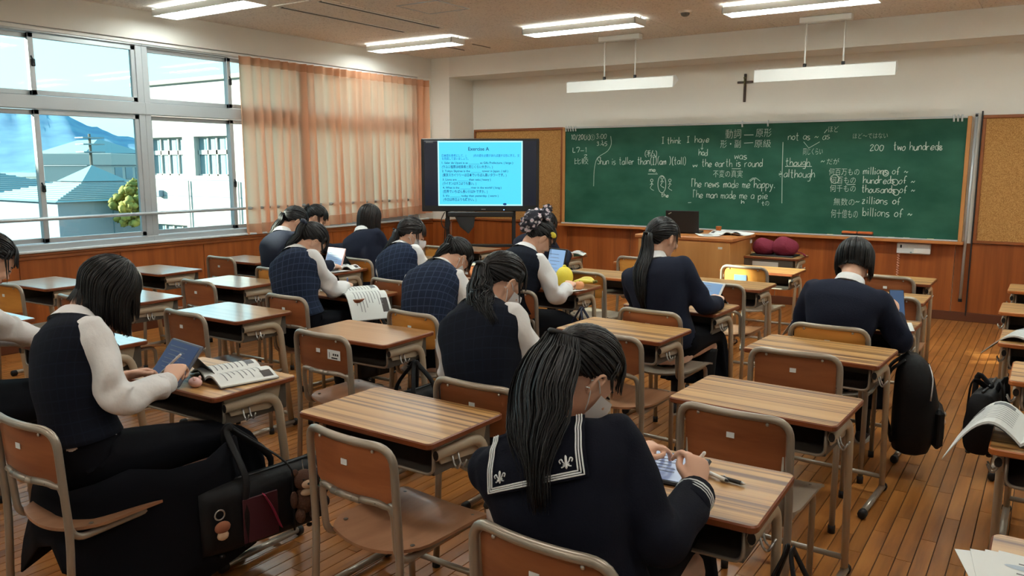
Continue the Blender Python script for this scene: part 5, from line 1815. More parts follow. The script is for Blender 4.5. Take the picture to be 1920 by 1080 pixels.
# ------------------------------------------------------------------ large screen on its stand
tv = empty('television', 'large black touch display on a stand showing a cyan exercise slide', 'television', (-5.60, 7.69, 0), math.radians(33.8))
TW, TH, TZ = 1.37, .84, 1.425
mesh('display_case', *box((0, .03, TZ), (TW, .06, TH), .008), M_dark, tv)
M_pan = mat('screen_black', S(20, 22, 30), .18, emit=(S(30, 34, 48), .35))
M_cyan = M_screen('screen_slide', S(84, 218, 255), .66)
M_cyanl = M_screen('screen_edge', S(190, 246, 255), .68)
M_ink = M_screen('screen_ink', S(10, 70, 130), .55)
M_ink2 = M_screen('screen_ink_light', S(30, 130, 205), .6)
mesh('screen_panel', *box((0, -.002, TZ + .02), (1.30, .004, .745), .001), M_pan, tv)
sl = mesh('slide', *box((0, -.0055, TZ + .02), (.955, .002, .715)), M_cyan, tv)
g = G()
g.box((0, -.0052, TZ + .385), (.985, .002, .018)); g.box((0, -.0052, TZ - .345), (.985, .002, .018)); g.box((-.485, -.0052, TZ + .02), (.015, .002, .745)); g.box((.485, -.0052, TZ + .02), (.015, .002, .745))
g.build('slide_edge', M_cyanl, sl)
SLIDE = [("Exercise A", 512, 190, 830, 55, 0), ("日本語を参考にして、(　　　)内の語を必要があれば適する形に変え、文", 108, 283, 1295, 34, 1), ("を完成して言いましょう。", 108, 330, 515, 34, 1),
 ("1. Salar de Uyuni is as _______ as Gifu Prefecture. ( large )", 108, 390, 1195, 32, 0), ("(ウユニ塩原は岐阜県と同じくらい大きい。)", 108, 455, 885, 38, 0),
 ("2. Tokyo Skytree is the _______ tower in Japan. ( tall )", 108, 515, 1120, 32, 0), ("(東京スカイツリーは日本でいちばん高いタワーです。)", 115, 580, 1095, 38, 0),
 ("3. Lions are _______ than cats.( heavy )", 115, 645, 855, 32, 0), ("(ライオンはネコよりも重い。)", 118, 708, 632, 38, 0),
 ("4. What is the _______ river in the world? ( long )", 118, 768, 1018, 32, 0), ("(世界でいちばん長い川は何ですか。)", 120, 832, 805, 38, 0),
 ("5. It's _______ today than yesterday. ( warm )", 118, 893, 972, 32, 0), ("(今日は昨日よりも暖かい。)", 125, 955, 632, 38, 0)]
for t, a, b_, c, h, k_ in SLIDE:
    fx = lambda u: -.4925 + .985 * (u - 45) / 1297
    fz = TZ + .3925 - .745 * (b_ - 45) / 985
    flat_text(t, fx(a), fz, fx(c), .745 * h / 985, -.0075, M_ink2 if k_ else M_ink, sl, 'slide_text', .014, keep=True)
mesh('slide_button', *ellipsoid((.285, -.0068, TZ - .335), (.022, .001, .014), 14, 6), M_ink, sl)
mesh('maker_mark', *box((.035, -.001, TZ - .395), (.05, .003, .008)), M_steel, tv)
mesh('status_lamp', *ellipsoid((.275, -.001, TZ - .40), (.006, .002, .006), 8, 5), M_screen('status_blue', S(120, 170, 255), 3.0), tv)
mesh('corner_note', *box((-.585, -.0048, TZ + .378), (.085, .001, .014)), M_print, tv)
mesh('speaker_bar', *box((.0, .02, TZ - .455), (.78, .07, .06), .01), M_dark, tv)
for s in (-1, 1):
    x = s * .39
    leg = mesh('stand_leg', *box((x, .06, .72), (.045, .04, 1.36), .004), M_dark, tv)
    mesh('stand_foot', *box((x, .02, .07), (.05, .68, .05), .008), M_dark, tv)
    for y in (-.30, .34):
        mesh('caster', *tube([(x - .015, y, .025), (x + .015, y, .025)], .025, 12), M_black, leg)
mesh('stand_shelf', *box((0, .05, .60), (.80, .10, .03), .004), M_dark, tv)
mesh('stand_crossbar', *box((0, .06, .16), (.78, .03, .05), .004), M_dark, tv)
# dark cloth flap hanging under the display, looped cable
v = [(-.31, -.005, TZ - .46), (-.06, -.005, TZ - .46), (-.08, -.012, TZ - .60), (-.14, -.02, TZ - .68), (-.24, -.012, TZ - .60)]
v2 = [(a, b + .02, c) for a, b, c in v]
mesh('hanging_cloth', v + v2, [(4, 3, 2, 1, 0), (5, 6, 7, 8, 9)] + [(i, (i + 1) % 5, 5 + (i + 1) % 5, 5 + i) for i in range(5)], M_dark, tv)
mesh('cable_loop', *tube(crom([(-.42, .02, TZ - .43), (-.46, 0, TZ - .52), (-.44, 0, TZ - .60), (-.38, .0, TZ - .62), (-.36, .0, TZ - .54), (-.40, .02, TZ - .46)], 4), .006, 6), M_black, tv, True)
mesh('power_cable', *tube(crom([(-.41, .03, TZ - .5), (-.43, .03, .6), (-.40, .05, .2), (-.45, .2, .02)], 5), .006, 6), M_black, tv, True)

# ------------------------------------------------------------------ podium, teacher's things
def book_open(label, loc, rz, w=.21, h=.26, droopL=0.0, droopR=0.0, liftL=.02, liftR=.02, seed=0, name='open_textbook', tilt=0.0):
    """spine along local y; left and right page blocks curve away from it"""
    o = empty(name, label, 'book', loc, rz)
    r_ = random.Random(seed)
    def prof(s, side):
        # s 0..1 from spine to fore-edge: arched near the spine, then flat, then drooping over an edge
        lift = liftL if side < 0 else liftR; dr = droopL if side < 0 else droopR
        z = .004 + .016 * math.sin(math.pi * min(1, s * 1.15)) ** .8 * math.exp(-s * .6) + lift * math.sin(math.pi * s) * .5 - dr * max(0, s - .30) ** 1.7
        return s * w * (1 - .12 * min(1, dr * 2)) , z
    for side, nm in ((-1, 'left_pages'), (1, 'right_pages')):
        v, f = [], []
        n_ = 14
        for lay in (0, 1):
            for i in range(n_ + 1):
                s = i / n_
                x, z = prof(s, side)
                zz = z + (.0 if lay == 0 else .010 * (1 - .75 * s * .6))
                for y in (-h / 2, h / 2): v.append((side * x, y, zz))
        m_ = (n_ + 1) * 2
        for i in range(n_):
            p = 2 * i
            f += [(p, p + 2, p + 3, p + 1), (m_ + p, m_ + p + 1, m_ + p + 3, m_ + p + 2), (p, m_ + p, m_ + p + 2, p + 2), (p + 1, p + 3, m_ + p + 3, m_ + p + 1)]
        f += [(0, 1, m_ + 1, m_), (2 * n_, m_ + 2 * n_, m_ + 2 * n_ + 1, 2 * n_ + 1)]
        pg = mesh(nm, v, f, M_paper, o)
        # printed lines and pictures lie on the page as thin patches that follow it
        def patch(s0, s1, y0, y1, m):
            vv, ff = [], []
            k = max(2, int((s1 - s0) * 14))
            for i in range(k + 1):
                s = s0 + (s1 - s0) * i / k
                x, z = prof(s, side)
                zz = z + .010 * (1 - .75 * s * .6) + .0008
                vv += [(side * x, y0, zz), (side * x, y1, zz)]
            for i in range(k): ff.append((2 * i, 2 * i + 2, 2 * i + 3, 2 * i + 1))
            return vv, ff
        g = G()
        for k in range(9):
            y = h / 2 - .05 - k * .021
            if y < -h / 2 + .02: break
            g.add(patch(.14, r_.uniform(.6, .88), y, y + .004, None))
        g.build('print_lines', M_print, pg)
        mesh('picture', *patch(.62, .9, h / 2 - .055, h / 2 - .012, None), M_photo, pg)
        if side < 0: mesh('picture', *patch(.2, .5, h / 2 - .05, h / 2 - .015, None), M_print, pg)
    v, f = [], []
    n_ = 14
    for side in (-1, 1):
        for i in range(n_ + 1):
            x, z = prof(i / n_, side)
            for y in (-h / 2 - .003, h / 2 + .003): v.append((side * x * 1.01, y, z - .0025))
    for b in (0, (n_ + 1) * 2):
        for i in range(n_): f.append((b + 2 * i, b + 2 * i + 2, b + 2 * i + 3, b + 2 * i + 1))
    mesh('cover', v, f, M_photo, o)
    if tilt: o.rotation_euler = (0, tilt, rz)
    return o
def tablet(label, loc, rz, lean, w=.24, h=.17, on=(S(52, 66, 96), .55), case=None, stand=True, name='tablet'):
    o = empty(name, label, 'tablet', loc, rz)
    R_ = Matrix.Rotation(lean, 4, 'X')
    def T(vf): return xf(vf, R_)
    mesh('case', *T(box((0, .0, h / 2), (w, .012, h), .005)), case or M_dark, o)
    m = bpy.data.materials.get('tablet_screen_%d' % int(on[1] * 100 + on[0][2] * 1000)) or M_screen('tablet_screen_%d' % int(on[1] * 100 + on[0][2] * 1000), on[0], on[1])
    sc = mesh('screen', *T(box((0, -.0066, h / 2), (w - .022, .001, h - .022))), m, o)
    g = G()
    for k in range(6): g.add(T(box((-.03 + .01 * (k % 3), -.0074, h * (.82 - .1 * k)), (w * (.55 - .06 * (k % 2)), .0004, .003))))
    g.build('screen_text', M_print, sc)
    if stand:
        a = Vector(R_ @ Vector((0, .006, h * .75)))
        v = [(-w * .38, a.y, a.z), (w * .38, a.y, a.z), (w * .38, a.y + .09, .002), (-w * .38, a.y + .09, .002)]
        v2 = [(x, y + .004, z) for x, y, z in v]
        mesh('folding_stand', v + v2, [(0, 1, 2, 3), (7, 6, 5, 4), (0, 4, 5, 1), (1, 5, 6, 2), (2, 6, 7, 3), (3, 7, 4, 0)], M_dark, o)
    return o
def pen(label, p0, p1, m, tip=None, r=.005, name='pen'):
    p0, p1 = Vector(p0), Vector(p1)
    o = empty(name, label, 'pen', p0)
    d = p1 - p0; L = d.length; u = d / L
    mesh('barrel', *tube([tuple(u * .012), tuple(u * (L * .55)), tuple(u * (L - .004)), tuple(u * L)], [r, r, r, r * .6], 8), m, o, True)
    mesh('tip', *tube([(0, 0, 0), tuple(u * .006), tuple(u * .012)], [r * .15, r * .6, r * .95], 8), tip or M_steel, o, True)
    mesh('clip', *box(tuple(u * (L * .82) + Vector((0, 0, r + .0015))), (.004, .004, .002)), M_steel, o)
    return o
def sheet_paper(label, loc, rz, w=.21, h=.297, name='paper_sheet', curl=.006, lines=True, cat='paper', thick=.0012, pics=False):
    o = empty(name, label, cat, loc, rz)
    v, f = [], []
    for lay in (0, 1):
        for i in range(7):
            for y in (-h / 2, h / 2): v.append((-w / 2 + w * i / 6, y, curl * (abs(i - 3) / 3) ** 2 + thick * lay + .0006))
    for i in range(6):
        p = 2 * i
        f += [(p + 1, p + 3, p + 2, p), (14 + p, 14 + p + 2, 14 + p + 3, 14 + p + 1), (p, p + 2, 14 + p + 2, 14 + p), (p + 1, 14 + p + 1, 14 + p + 3, p + 3)]
    f += [(0, 14, 15, 1), (12, 13, 27, 26)]
    s = mesh('sheet', v, f, M_paper, o)
    if lines:
        g = G()
        for k in range(8): g.box((-.01 * (k % 2), h * .34 - h * .085 * k, thick + .0012 + curl * .1), (w * .6, .004, .0006))
        g.build('print_lines', M_print, o)
    if pics:
        mesh('picture', *box((w * .18, h * .36, thick + .0016), (w * .34, h * .14, .0006)), M_photo, o)
        mesh('picture', *box((-w * .12, h * .38, thick + .0016), (w * .2, h * .06, .0006)), mat('print_navy', S(44, 52, 92), .8), o)
        mesh('picture', *ellipsoid((-w * .2, h * .27, thick + .0014), (w * .22, h * .04, .0008), 14, 4), mat('print_pale', S(176, 192, 206), .8), o)
    return o

pd = empty('lectern', 'wooden teacher lectern with boxed front before the chalkboard', 'lectern', (-2.86, 7.43, 0))
PWD, PDD = .96, .66
mesh('front_panel', *box((0, -.30, .43), (.90, .02, .84), .003), M_pod, pd)
for s in (-1, 1): mesh('side_panel', *box((s * .44, .01, .43), (.02, .60, .84), .003), M_pod, pd)
mesh('top', *box((0, .0, .875), (PWD, PDD, .032), .006), M_podtop, pd)
mesh('name_plate', *box((.36, -.312, .80), (.04, .003, .02)), M_paper, pd)
ZP = .892
lp = empty('laptop', 'black laptop with open lid on the lectern', 'laptop', (-2.98, 7.40, ZP), math.radians(10))
mesh('laptop_base', *box((0, .12, .010), (.32, .22, .018), .004), M_dark, lp)
Rl = Matrix.Translation((0, .0, .012)) @ Matrix.Rotation(math.radians(10), 4, 'X')
mesh('laptop_lid', *xf(box((0, 0, .105), (.32, .010, .215), .004), Rl), mat('laptop_black', S(14, 14, 16), .55), lp)
mesh('lid_mark', *xf(box((-.118, -.0055, .185), (.034, .001, .008), 0, 0), Rl @ Matrix.Translation((-.118, 0, .185)) @ Matrix.Rotation(-.5, 4, 'Y') @ Matrix.Translation((.118, 0, -.185))), M_steel, lp)
sheet_paper('white sheet of paper beside the black laptop', (-2.70, 7.33, ZP), .5, .2, .28)
book_open('small open book on the lectern between loose papers', (-2.60, 7.52, ZP), math.radians(60), .12, .18, seed=3, name='open_book')
sheet_paper('curled white handout at the right edge of the lectern top', (-2.50, 7.56, ZP), 1.0, .2, .28, curl=.02)
e_ = empty('paper_cup', 'small orange cup behind the laptop on the lectern', 'cup', (-2.72, 7.68, ZP))
mesh('cup_body', *tube([(0, 0, 0), (0, 0, .06), (0, 0, .062)], [.022, .028, .026], 14), M_edgeo, e_)
k_ = empty('key_tag', 'small white tag hanging from the lectern right side', 'tag', (-2.372, 7.60, .80))
mesh('tag_card', *box((0, 0, .03), (.006, .05, .03), .002), M_paper, k_)
mesh('tag_string', *tube([(0, 0, .045), (-.03, 0, .09)], .002, 5), M_steel, k_)

# teacher's pupil desk turned round, with a maroon bag
tdk = copy_tree(DESKS[0]); tdk.location = (-2.21, 7.72, 0); tdk.rotation_euler = (0, 0, math.radians(180))
tdk['label'] = 'school desk turned around beside the lectern, carrying the maroon bag'; tdk['group'] = 'school desks in rows'
bl = mesh('white_label', *box((.0, .1845, .625), (.24, .002, .06)), M_paper, tdk)
mg = empty('maroon_bag', 'dark maroon cloth bundle on the turned desk by the lectern', 'bag', (-2.17, 7.70, .70))
g = G()
for c_, r_ in (((-.10, 0, .075), (.115, .10, .085)), ((.09, .0, .085), (.125, .10, .095))):
    v, f = ellipsoid(c_, r_, 22, 14)
    v = [(x, y, max(z, .004) + .008 * math.sin(30 * x + 14 * y) * (z > .03)) for x, y, z in v]
    g.add((v, f))
g.build('cloth_bundle', M_maroon, mg, True)
mesh('tray', *box((0, -.0, .006), (.40, .26, .012), .004), M_dark, mg)
mesh('strap', *tube(crom([(.17, .02, .05), (.24, .05, .03), (.27, .02, .012)], 4), [(.02, .006)] * 9, 8), M_maroon, mg, True)

# phone box, eraser, chalks, pole
ph = empty('wall_switch_box', 'white control box with curly cord under the chalkboard', 'control box', (-1.17, YF - .015, .705))
mesh('box_body', *box((0, -.03, 0), (.31, .06, .11), .008), M_sill, ph)
mesh('box_flap', *box((.08, -.062, -.022), (.15, .006, .05), .003), M_white, ph)
mesh('socket_hole', *box((-.115, -.061, .02), (.016, .004, .03)), M_black, ph)
mesh('logo_dot', *box((-.02, -.061, -.038), (.016, .002, .012)), M_teal, ph)
mesh('curly_cord', *tube([(-.135 + .010 * math.cos(t * .9), -.04 + .006 * math.sin(t * .9), -.06 - .0036 * t) for t in range(75)], .0045, 6), mat('cord_pink', S(206, 150, 130), .6), ph, True)
er = empty('board_eraser', 'pair of orange chalkboard erasers end to end on the chalk tray', 'eraser', (-1.71, YF - .085, .807))
for s in (-1, 1):
    mesh('eraser_cloth', *box((s * .078, 0, .013), (.148, .055, .026), .004), M_dark, er)
    mesh('eraser_back', *box((s * .078, 0, .038), (.148, .052, .026), .006), mat('eraser_orange', S(206, 104, 48), .6), er)
for k, (x, m_) in enumerate(((-1.98, 'yellow'), (-1.38, 'white'), (-1.24, 'white'), (-1.02, 'yellow'), (-3.6, 'white'), (-4.3, 'white'))):
    c_ = MATS.get('chalk_' + m_) or mat('chalk_' + m_, S(236, 226, 130) if m_ == 'yellow' else S(232, 232, 228), .9)
    tag(mesh('chalk_stick', *tube([(x - .03, YF - .09, .812), (x + .03, YF - .092, .812)], .0055, 8), c_, None, True),
        '%s chalk stick, %s on the chalk tray' % (m_, ('just left of the erasers', 'first right of the erasers', 'second right of the erasers', 'farthest right', 'behind the lectern', 'left of the lectern')[k]), 'chalk', 'chalks on the tray')
pp_ = empty('projector_rod', 'long grey metal rod standing upright at the chalkboard right edge', 'rod', (-.718, YF - .055, .20))
mesh('rod_shaft', *tube([(0, 0, .02), (.01, 0, 1.84)], .014, 8), M_alu, pp_, True)
mesh('rod_cap', *tube([(0, 0, 0), (0, 0, .03)], .018, 8), M_dark, pp_)
mesh('rod_clip', *tube([(.01, .02, 1.80), (.01, -.02, 1.82)], .012, 6), M_dark, pp_)
mesh('rod_rail', *box((.055, .035, .86), (.012, .02, 2.0)), M_dark, pp_)

# ------------------------------------------------------------------ things on and under the pupils' desks
tablet('tablet on a folding stand before the girl at front left', (-2.855, 1.800, .704), math.radians(-8), math.radians(-38), .25, .18, (S(46, 62, 96), .5), mat('tablet_case_grey', S(92, 98, 112), .5))
book_open('open textbook lying flat on the front left desk by the tablet', (-2.71, 2.02, .701), math.radians(-14), .155, .235, seed=1, liftL=.03)
o = empty('eraser_charm', 'small pink animal shaped eraser pouch beside the tablet', 'charm', (-2.70, 1.835, .7005))
M_pink = mat('soft_pink', S(226, 186, 182), .8)
mesh('charm_body', *ellipsoid((0, 0, .019), (.032, .022, .02), 14, 10), M_pink, o, True)
for s in (-1, 1): mesh('charm_ear', *ellipsoid((.014, s * .012, .036), (.006, .006, .009), 8, 6), M_pink, o, True)
tablet('tablet lying nearly flat under the sailor collar girl hand', (-.85, 1.94, .704), math.radians(4), math.radians(-82), .24, .17, (S(110, 122, 150), .55), stand=False)
pen('black and white ballpoint pen lying on the nearest right desk', (-.665, 2.035, .712), (-.755, 2.085, .708), M_white, M_dark, .0055)
pen('black capped marker pen lying against the ballpoint pen', (-.625, 2.05, .708), (-.70, 2.062, .708), M_dark, M_steel, .006, 'marker_pen')
book_open('open textbook drooping over the right desk edge beside the writing girl', (-3.74, 3.80, .701), math.radians(-26), .23, .27, droopR=.24, seed=2, liftL=.04)
sheet_paper('white worksheet on the writing girl desk', (-4.06, 3.90, .700), .1, .21, .26)
tablet('pink rimmed upright tablet before the girl at the fourth row window side', (-4.93, 4.69, .704), math.radians(-8), math.radians(-18), .24, .17, (S(140, 168, 200), .55), M_pink)
sheet_paper('white worksheet spread on the desk with the pink tablet', (-4.78, 4.56, .7005), -.1, .22, .15)
book_open('open book behind the pink tablet', (-4.80, 4.72, .7005), math.radians(8), .10, .12, seed=4, name='open_book')
book_open('open book on the desk by the curtains', (-5.86, 5.66, .7005), math.radians(4), .14, .21, seed=5, name='open_book')
tablet('tall tablet standing before the floral wrap girl', (-2.99, 4.99, .704), math.radians(-14), math.radians(-14), .18, .25, (S(150, 186, 226), .55))
sheet_paper('white worksheet near the bananas', (-2.72, 4.74, .7005), -.3, .18, .2)
M_lemon = mat('lemon_yellow', S(236, 216, 70), .5, bump=(120, .2)); M_banana = mat('banana_yellow', S(222, 206, 92), .45); M_onion = mat('peach_skin', S(214, 146, 96), .45)
o = empty('lemon', 'big yellow lemon shaped plush standing on the fruit desk', 'fruit', (-2.80, 4.83, .7005))
v, f = ellipsoid((0, 0, .075), (.062, .062, .075), 20, 14); mesh('lemon_body', v, f, M_lemon, o, True); mesh('lemon_tip', *ellipsoid((0, 0, .150), (.014, .014, .012), 8, 6), M_lemon, o, True)
o = empty('banana_bunch', 'bunch of yellow bananas lying beside the lemon', 'fruit', (-2.705, 4.98, .7005), math.radians(-12))
for k in range(3):
    P = [(-.10 + .01 * k, .02 * k - .03, .022), (-.05, .02 * k - .02 + .012, .03 + .006 * k), (.01, .02 * k - .012, .036 + .006 * k), (.065, .008 * k - .005, .036)]
    mesh('banana', *tube(crom(P, 5), [.006, .011, .0145, .017, .018, .0185, .0185, .0185, .018, .0175, .017, .015, .013, .011, .009, .008], 8), M_banana, o, True)
mesh('stalk', *tube([(.06, 0, .036), (.085, 0, .042), (.092, 0, .044)], [.012, .010, .011], 8), mat('banana_stalk', S(110, 104, 40), .6), o, True)
o = empty('peach', 'round orange peach at the desk corner beside the bananas', 'fruit', (-2.665, 4.80, .7005))
v, f = ellipsoid((0, 0, .032), (.036, .036, .032), 18, 12); v = [(x, y + (.004 * math.exp(-(x / .008) ** 2) if y < 0 else 0), z - .006 * math.exp(-(x * x + y * y) / .0002) * (z > .03)) for x, y, z in v]
mesh('fruit_body', v, f, M_onion, o, True); mesh('fruit_stem', *tube([(0, 0, .055), (.002, 0, .066)], .002, 5), M_dark, o)
tablet('white rimmed tablet before the girl with very long ponytail', (-1.76, 4.66, .704), math.radians(-14), math.radians(-38), .24, .17, (S(120, 160, 200), .5), M_white)
pen('dark pen beside the white rimmed tablet', (-1.62, 4.80, .707), (-1.68, 4.88, .707), M_dark, M_steel)
book_open('open book hanging off the left edge of the bob haired girl desk', (-1.06, 4.70, .701), math.radians(4), .19, .25, droopL=.22, seed=6, liftR=.02, name='open_book')
sheet_paper('white notebook sheet under the bob haired girl hand', (-.66, 4.62, .7005), .2, .18, .24, name='notebook_sheet')
o = empty('smartphone', 'black smartphone held upright by the bob haired girl', 'phone', (-.655, 4.685, .745), math.radians(24))
Rp = Matrix.Rotation(math.radians(-24), 4, 'X')
mesh('phone_case', *xf(box((0, 0, .075), (.075, .010, .15), .004), Rp), M_dark, o); mesh('phone_screen', *xf(box((0, -.0056, .075), (.068, .001, .138)), Rp), M_screen('phone_screen', S(90, 120, 160), .3), o)
book_open('open booklet on the front desk by the large display', (-3.80, 6.66, .7005), math.radians(20), .14, .2, seed=8, name='open_booklet')
sheet_paper('white handout near the booklet on the front desk', (-3.98, 6.62, .7005), .4, .18, .2)
book_open('large open textbook at the right frame edge, pages arching off the desk', (-.02, 2.94, .701), math.radians(-4), .215, .27, droopL=.16, seed=9, liftL=.10, liftR=.06)
book_open('open textbook drooping over the left edge of a far right desk', (-.02, 4.64, .701), math.radians(-10), .22, .24, droopL=.15, seed=10)
for k in range(4):
    sheet_paper(('bottom', 'third', 'second', 'top')[k] + ' handout of the fanned pile at the lower right corner', (.02 + .012 * k, 1.85 - .004 * k, .7003 + .0022 * k), (.30, .16, .04, -.05)[k], .21, .297, name='handout', curl=.0, lines=k == 3, pics=k == 3)
sheet_paper('pale sheet on the farthest right desk', (-.02, 6.60, .7005), .2, .2, .26)
sheet_paper('white paper held up before the girl with straight loose hair', (-5.02, 5.56, .7005), .4, .18, .24)

# bags
M_bagb = mat('bag_black', S(10, 10, 13), .65, spec=.3, bump=(40, .15)); M_bagred = mat('bag_maroon', S(62, 14, 28), .6); M_bagn = mat('bag_navy', S(22, 30, 54), .5, bump=(40, .15))
def boston(label, loc, rz, L=.52, H=.28, D=.16, m=None, hook=None, name='school_bag', decor=False):
    m = m or M_bagb
    o = empty(name, label, 'bag', loc, rz)
    rings = []
    for t in np.linspace(-1, 1, 15):
        k = (1 - abs(t) ** 5) ** .5 if abs(t) < 1 else .0
        k = max(k, .55)
        rings.append([(L / 2 * t, D / 2 * math.copysign(abs(math.cos(a)) ** .55, math.cos(a)) * (.8 + .2 * k) * (1 - .12 * (math.sin(a) > 0)), H / 2 + (H / 2 * math.copysign(abs(math.sin(a)) ** .6, math.sin(a)) - .012 * (1 - t * t) * (math.sin(a) > .5)) * (.86 + .14 * k)) for a in [2 * math.pi * q / 24 for q in range(24)]])
    mesh('bag_body', *loft(rings), m, o, True)
    mesh('zip', *tube([(-L * .44, 0, H - .004), (0, 0, H - .012), (L * .44, 0, H - .004)], .006, 6), M_dark, o, True)
    for s in (-1, 1):
        pts = [(-L * .19, s * D * .5, .02), (-L * .19, s * D * .5, H * .7), (-L * .17, s * D * .40, H + .02)]
        hk = hook or (0, 0, H + .22)
        pts += [(hk[0] - .02, hk[1] + s * .012, hk[2] - .02), (hk[0], hk[1] + s * .010, hk[2]), (hk[0] + .02, hk[1] + s * .012, hk[2] - .02)]
        pts += [(L * .17, s * D * .40, H + .02), (L * .19, s * D * .5, H * .7), (L * .19, s * D * .5, .02)]
        P = crom(pts, 4)
        mesh('handle', *tube(P, [(.014, .004)] * len(P), 8, up=(0, 1, 0)), m, o, True)
    for s in (-1, 1):
        for yy in (-D * .3, D * .3): mesh('base_stud', *ellipsoid((s * L * .36, yy, .0), (.012, .012, .008), 8, 5), M_dark, o)
    return o
lb_ = boston('big black shoulder bag with charms hanging beside the front left desk', (-2.40, 1.87, .16), math.radians(80), .50, .26, .17, hook=(-.07, .055, .43))
mesh('maroon_panel', *box((-.04, -.086, .115), (.14, .006, .17), .003), M_bagred, lb_)
mesh('ribbon', *tube(crom([(-.03, -.096, .20), (.0, -.10, .14), (.03, -.10, .06)], 4), [(.02, .003)] * 9, 6), mat('ribbon_pink', S(150, 40, 70), .6), lb_)
# ring with small charm, safety pin, brown plush toy
M_brown = mat('plush_brown', S(84, 56, 42), .95, bump=(160, .5)); M_cream = mat('plush_cream', S(206, 178, 150), .95)
ch = mesh('ring', *tube([(-.20 + .018 * math.cos(a), -.094, .175 + .018 * math.sin(a)) for a in [2 * math.pi * i / 14 for i in range(14)]], .003, 6, closed=True), M_steel, lb_, True)
mesh('charm', *ellipsoid((-.195, -.10, .13), (.030, .014, .022), 10, 8), mat('charm_brown', S(150, 92, 66), .9), ch, True)
mesh('charm', *ellipsoid((-.195, -.10, .10), (.022, .012, .018), 10, 8), M_cream, ch, True)
mesh('safety_pin', *tube([(.12, -.094, .235), (.17, -.094, .243), (.19, -.094, .24), (.17, -.094, .232), (.13, -.094, .225)], .0025, 5), M_steel, lb_)
def plush(label, loc, rz, s=1.0, mb=None, mc=None):
    o = empty('plush_toy', label, 'plush toy', loc, rz)
    E_ = lambda nm, c, r, m, p=o: mesh(nm, *ellipsoid([x * s for x in c], [x * s for x in r], 14, 10), m, p, True)
    E_('toy_body', (0, 0, .055), (.034, .030, .048), mb)
    h_ = E_('toy_head', (0, -.002, .125), (.036, .032, .034), mb)
    E_('muzzle', (0, -.028, .118), (.020, .012, .016), mc, h_); E_('nose', (0, -.040, .122), (.005, .004, .004), M_black, h_)
    for q in (-1, 1):
        E_('toy_ear', (q * .030, 0, .152), (.013, .007, .013), mb, h_); E_('toy_eye', (q * .013, -.030, .135), (.004, .003, .004), M_black, h_)
        E_('toy_arm', (q * .040, -.010, .066), (.013, .013, .030), mb); E_('toy_leg', (q * .024, -.018, .010), (.016, .020, .024), mb)
    E_('bib', (0, -.022, .088), (.022, .012, .012), mc)
    mesh('hanger', *tube([(0, 0, .158 * s), (0, .01, .19 * s)], .002, 5), M_steel, o)
    return o
plush('brown plush toy with pale bib hanging on the big black bag', (-2.285, 1.99, .225), math.radians(72), 1.15, M_brown, M_cream)
plush('small dark plush toy hanging behind the brown plush', (-2.30, 2.07, .235), math.radians(100), .95, mat('plush_dark', S(54, 44, 44), .95), mat('plush_mint', S(140, 196, 178), .9))
o = empty('backpack', 'large black backpack hanging beside the bob haired girl desk', 'bag', (-.52, 4.42, .11), math.radians(100))
BPS = .86
rings = []
for z, a, b_, yo in ((0, .10, .05, 0), (.02, .145, .085, 0), (.12, .155, .105, -.012), (.26, .150, .105, -.012), (.38, .135, .09, 0), (.46, .105, .065, .012), (.50, .05, .03, .02)):
    rings.append([(BPS * a * math.copysign(abs(math.cos(t)) ** .7, math.cos(t)), yo + b_ * math.copysign(abs(math.sin(t)) ** .7, math.sin(t)), z) for t in [2 * math.pi * q / 24 for q in range(24)]])
mesh('pack_body', *loft(rings), M_bagb, o, True)
mesh('front_pocket', *box((0, -.115, .15), (.22, .05, .20), .02), M_bagb, o)
mesh('pocket_badge', *box((-.03, -.143, .13), (.06, .004, .07), .001), M_boxd, o); mesh('badge_print', *box((-.03, -.146, .125), (.03, .002, .03)), M_paper, o)
mesh('charm', *ellipsoid((.05, -.15, .15), (.018, .01, .018), 10, 8), M_cream, o); mesh('charm', *ellipsoid((.055, -.15, .19), (.014, .01, .014), 10, 8), M_steel, o)
for s in (-1, 1): mesh('shoulder_strap', *tube(crom([(s * .06, .05, .48), (s * .06, .12, .40), (s * .075, .13, .22), (s * .08, .09, .06)], 5), [(.024, .008)] * 16, 8), M_bagb, o, True)
mesh('grab_loop', *tube(crom([(-.03, .03, .49), (-.02, .05, .53), (.02, .05, .53), (.03, .03, .49)], 4), .006, 6), M_bagb, o, True)
mesh('zip', *tube(crom([(-.13, -.07, .30), (-.09, -.075, .40), (0, -.06, .45), (.09, -.075, .40), (.13, -.07, .30)], 4), .004, 6), M_steel, o, True)
boston('black bag hanging from the hook of a far right desk', (-.175, 3.98, .33), math.radians(84), .34, .28, .13, hook=(.0, -.02, .28), name='school_bag')
boston('navy and grey bag beside the fruit desk', (-2.60, 4.72, .20), math.radians(88), .30, .26, .12, M_bagn, hook=(0, 0, .39))
boston('black bag hanging at the pale desk behind the girl writing', (-2.56, 2.96, .20), math.radians(84), .38, .26, .14, hook=(0, .0, .385))
boston('dark bag under the drooping textbook', (-3.62, 3.82, .18), math.radians(86), .30, .26, .12, hook=(0, 0, .41))
boston('black bag hanging from the nearest right desk, only straps and top seen', (-.485, 1.98, .14), math.radians(88), .40, .28, .14, hook=(0, 0, .45))
o = empty('drawstring_pouch', 'white pouch with black dots hanging left of the sailor collar girl', 'pouch', (-1.30, 1.90, .48))
mesh('pouch_body', *tube([(0, 0, 0), (0, 0, .02), (0, 0, .09), (0, 0, .13), (0, 0, .15)], [.03, .055, .058, .03, .036], 16), M_shirt, o, True)
for a in (3.4, 4.2, 5.0): mesh('dot', *ellipsoid((.058 * math.cos(a), .058 * math.sin(a), .05 + .02 * (a > 4)), (.010, .010, .012), 8, 6), M_black, o)
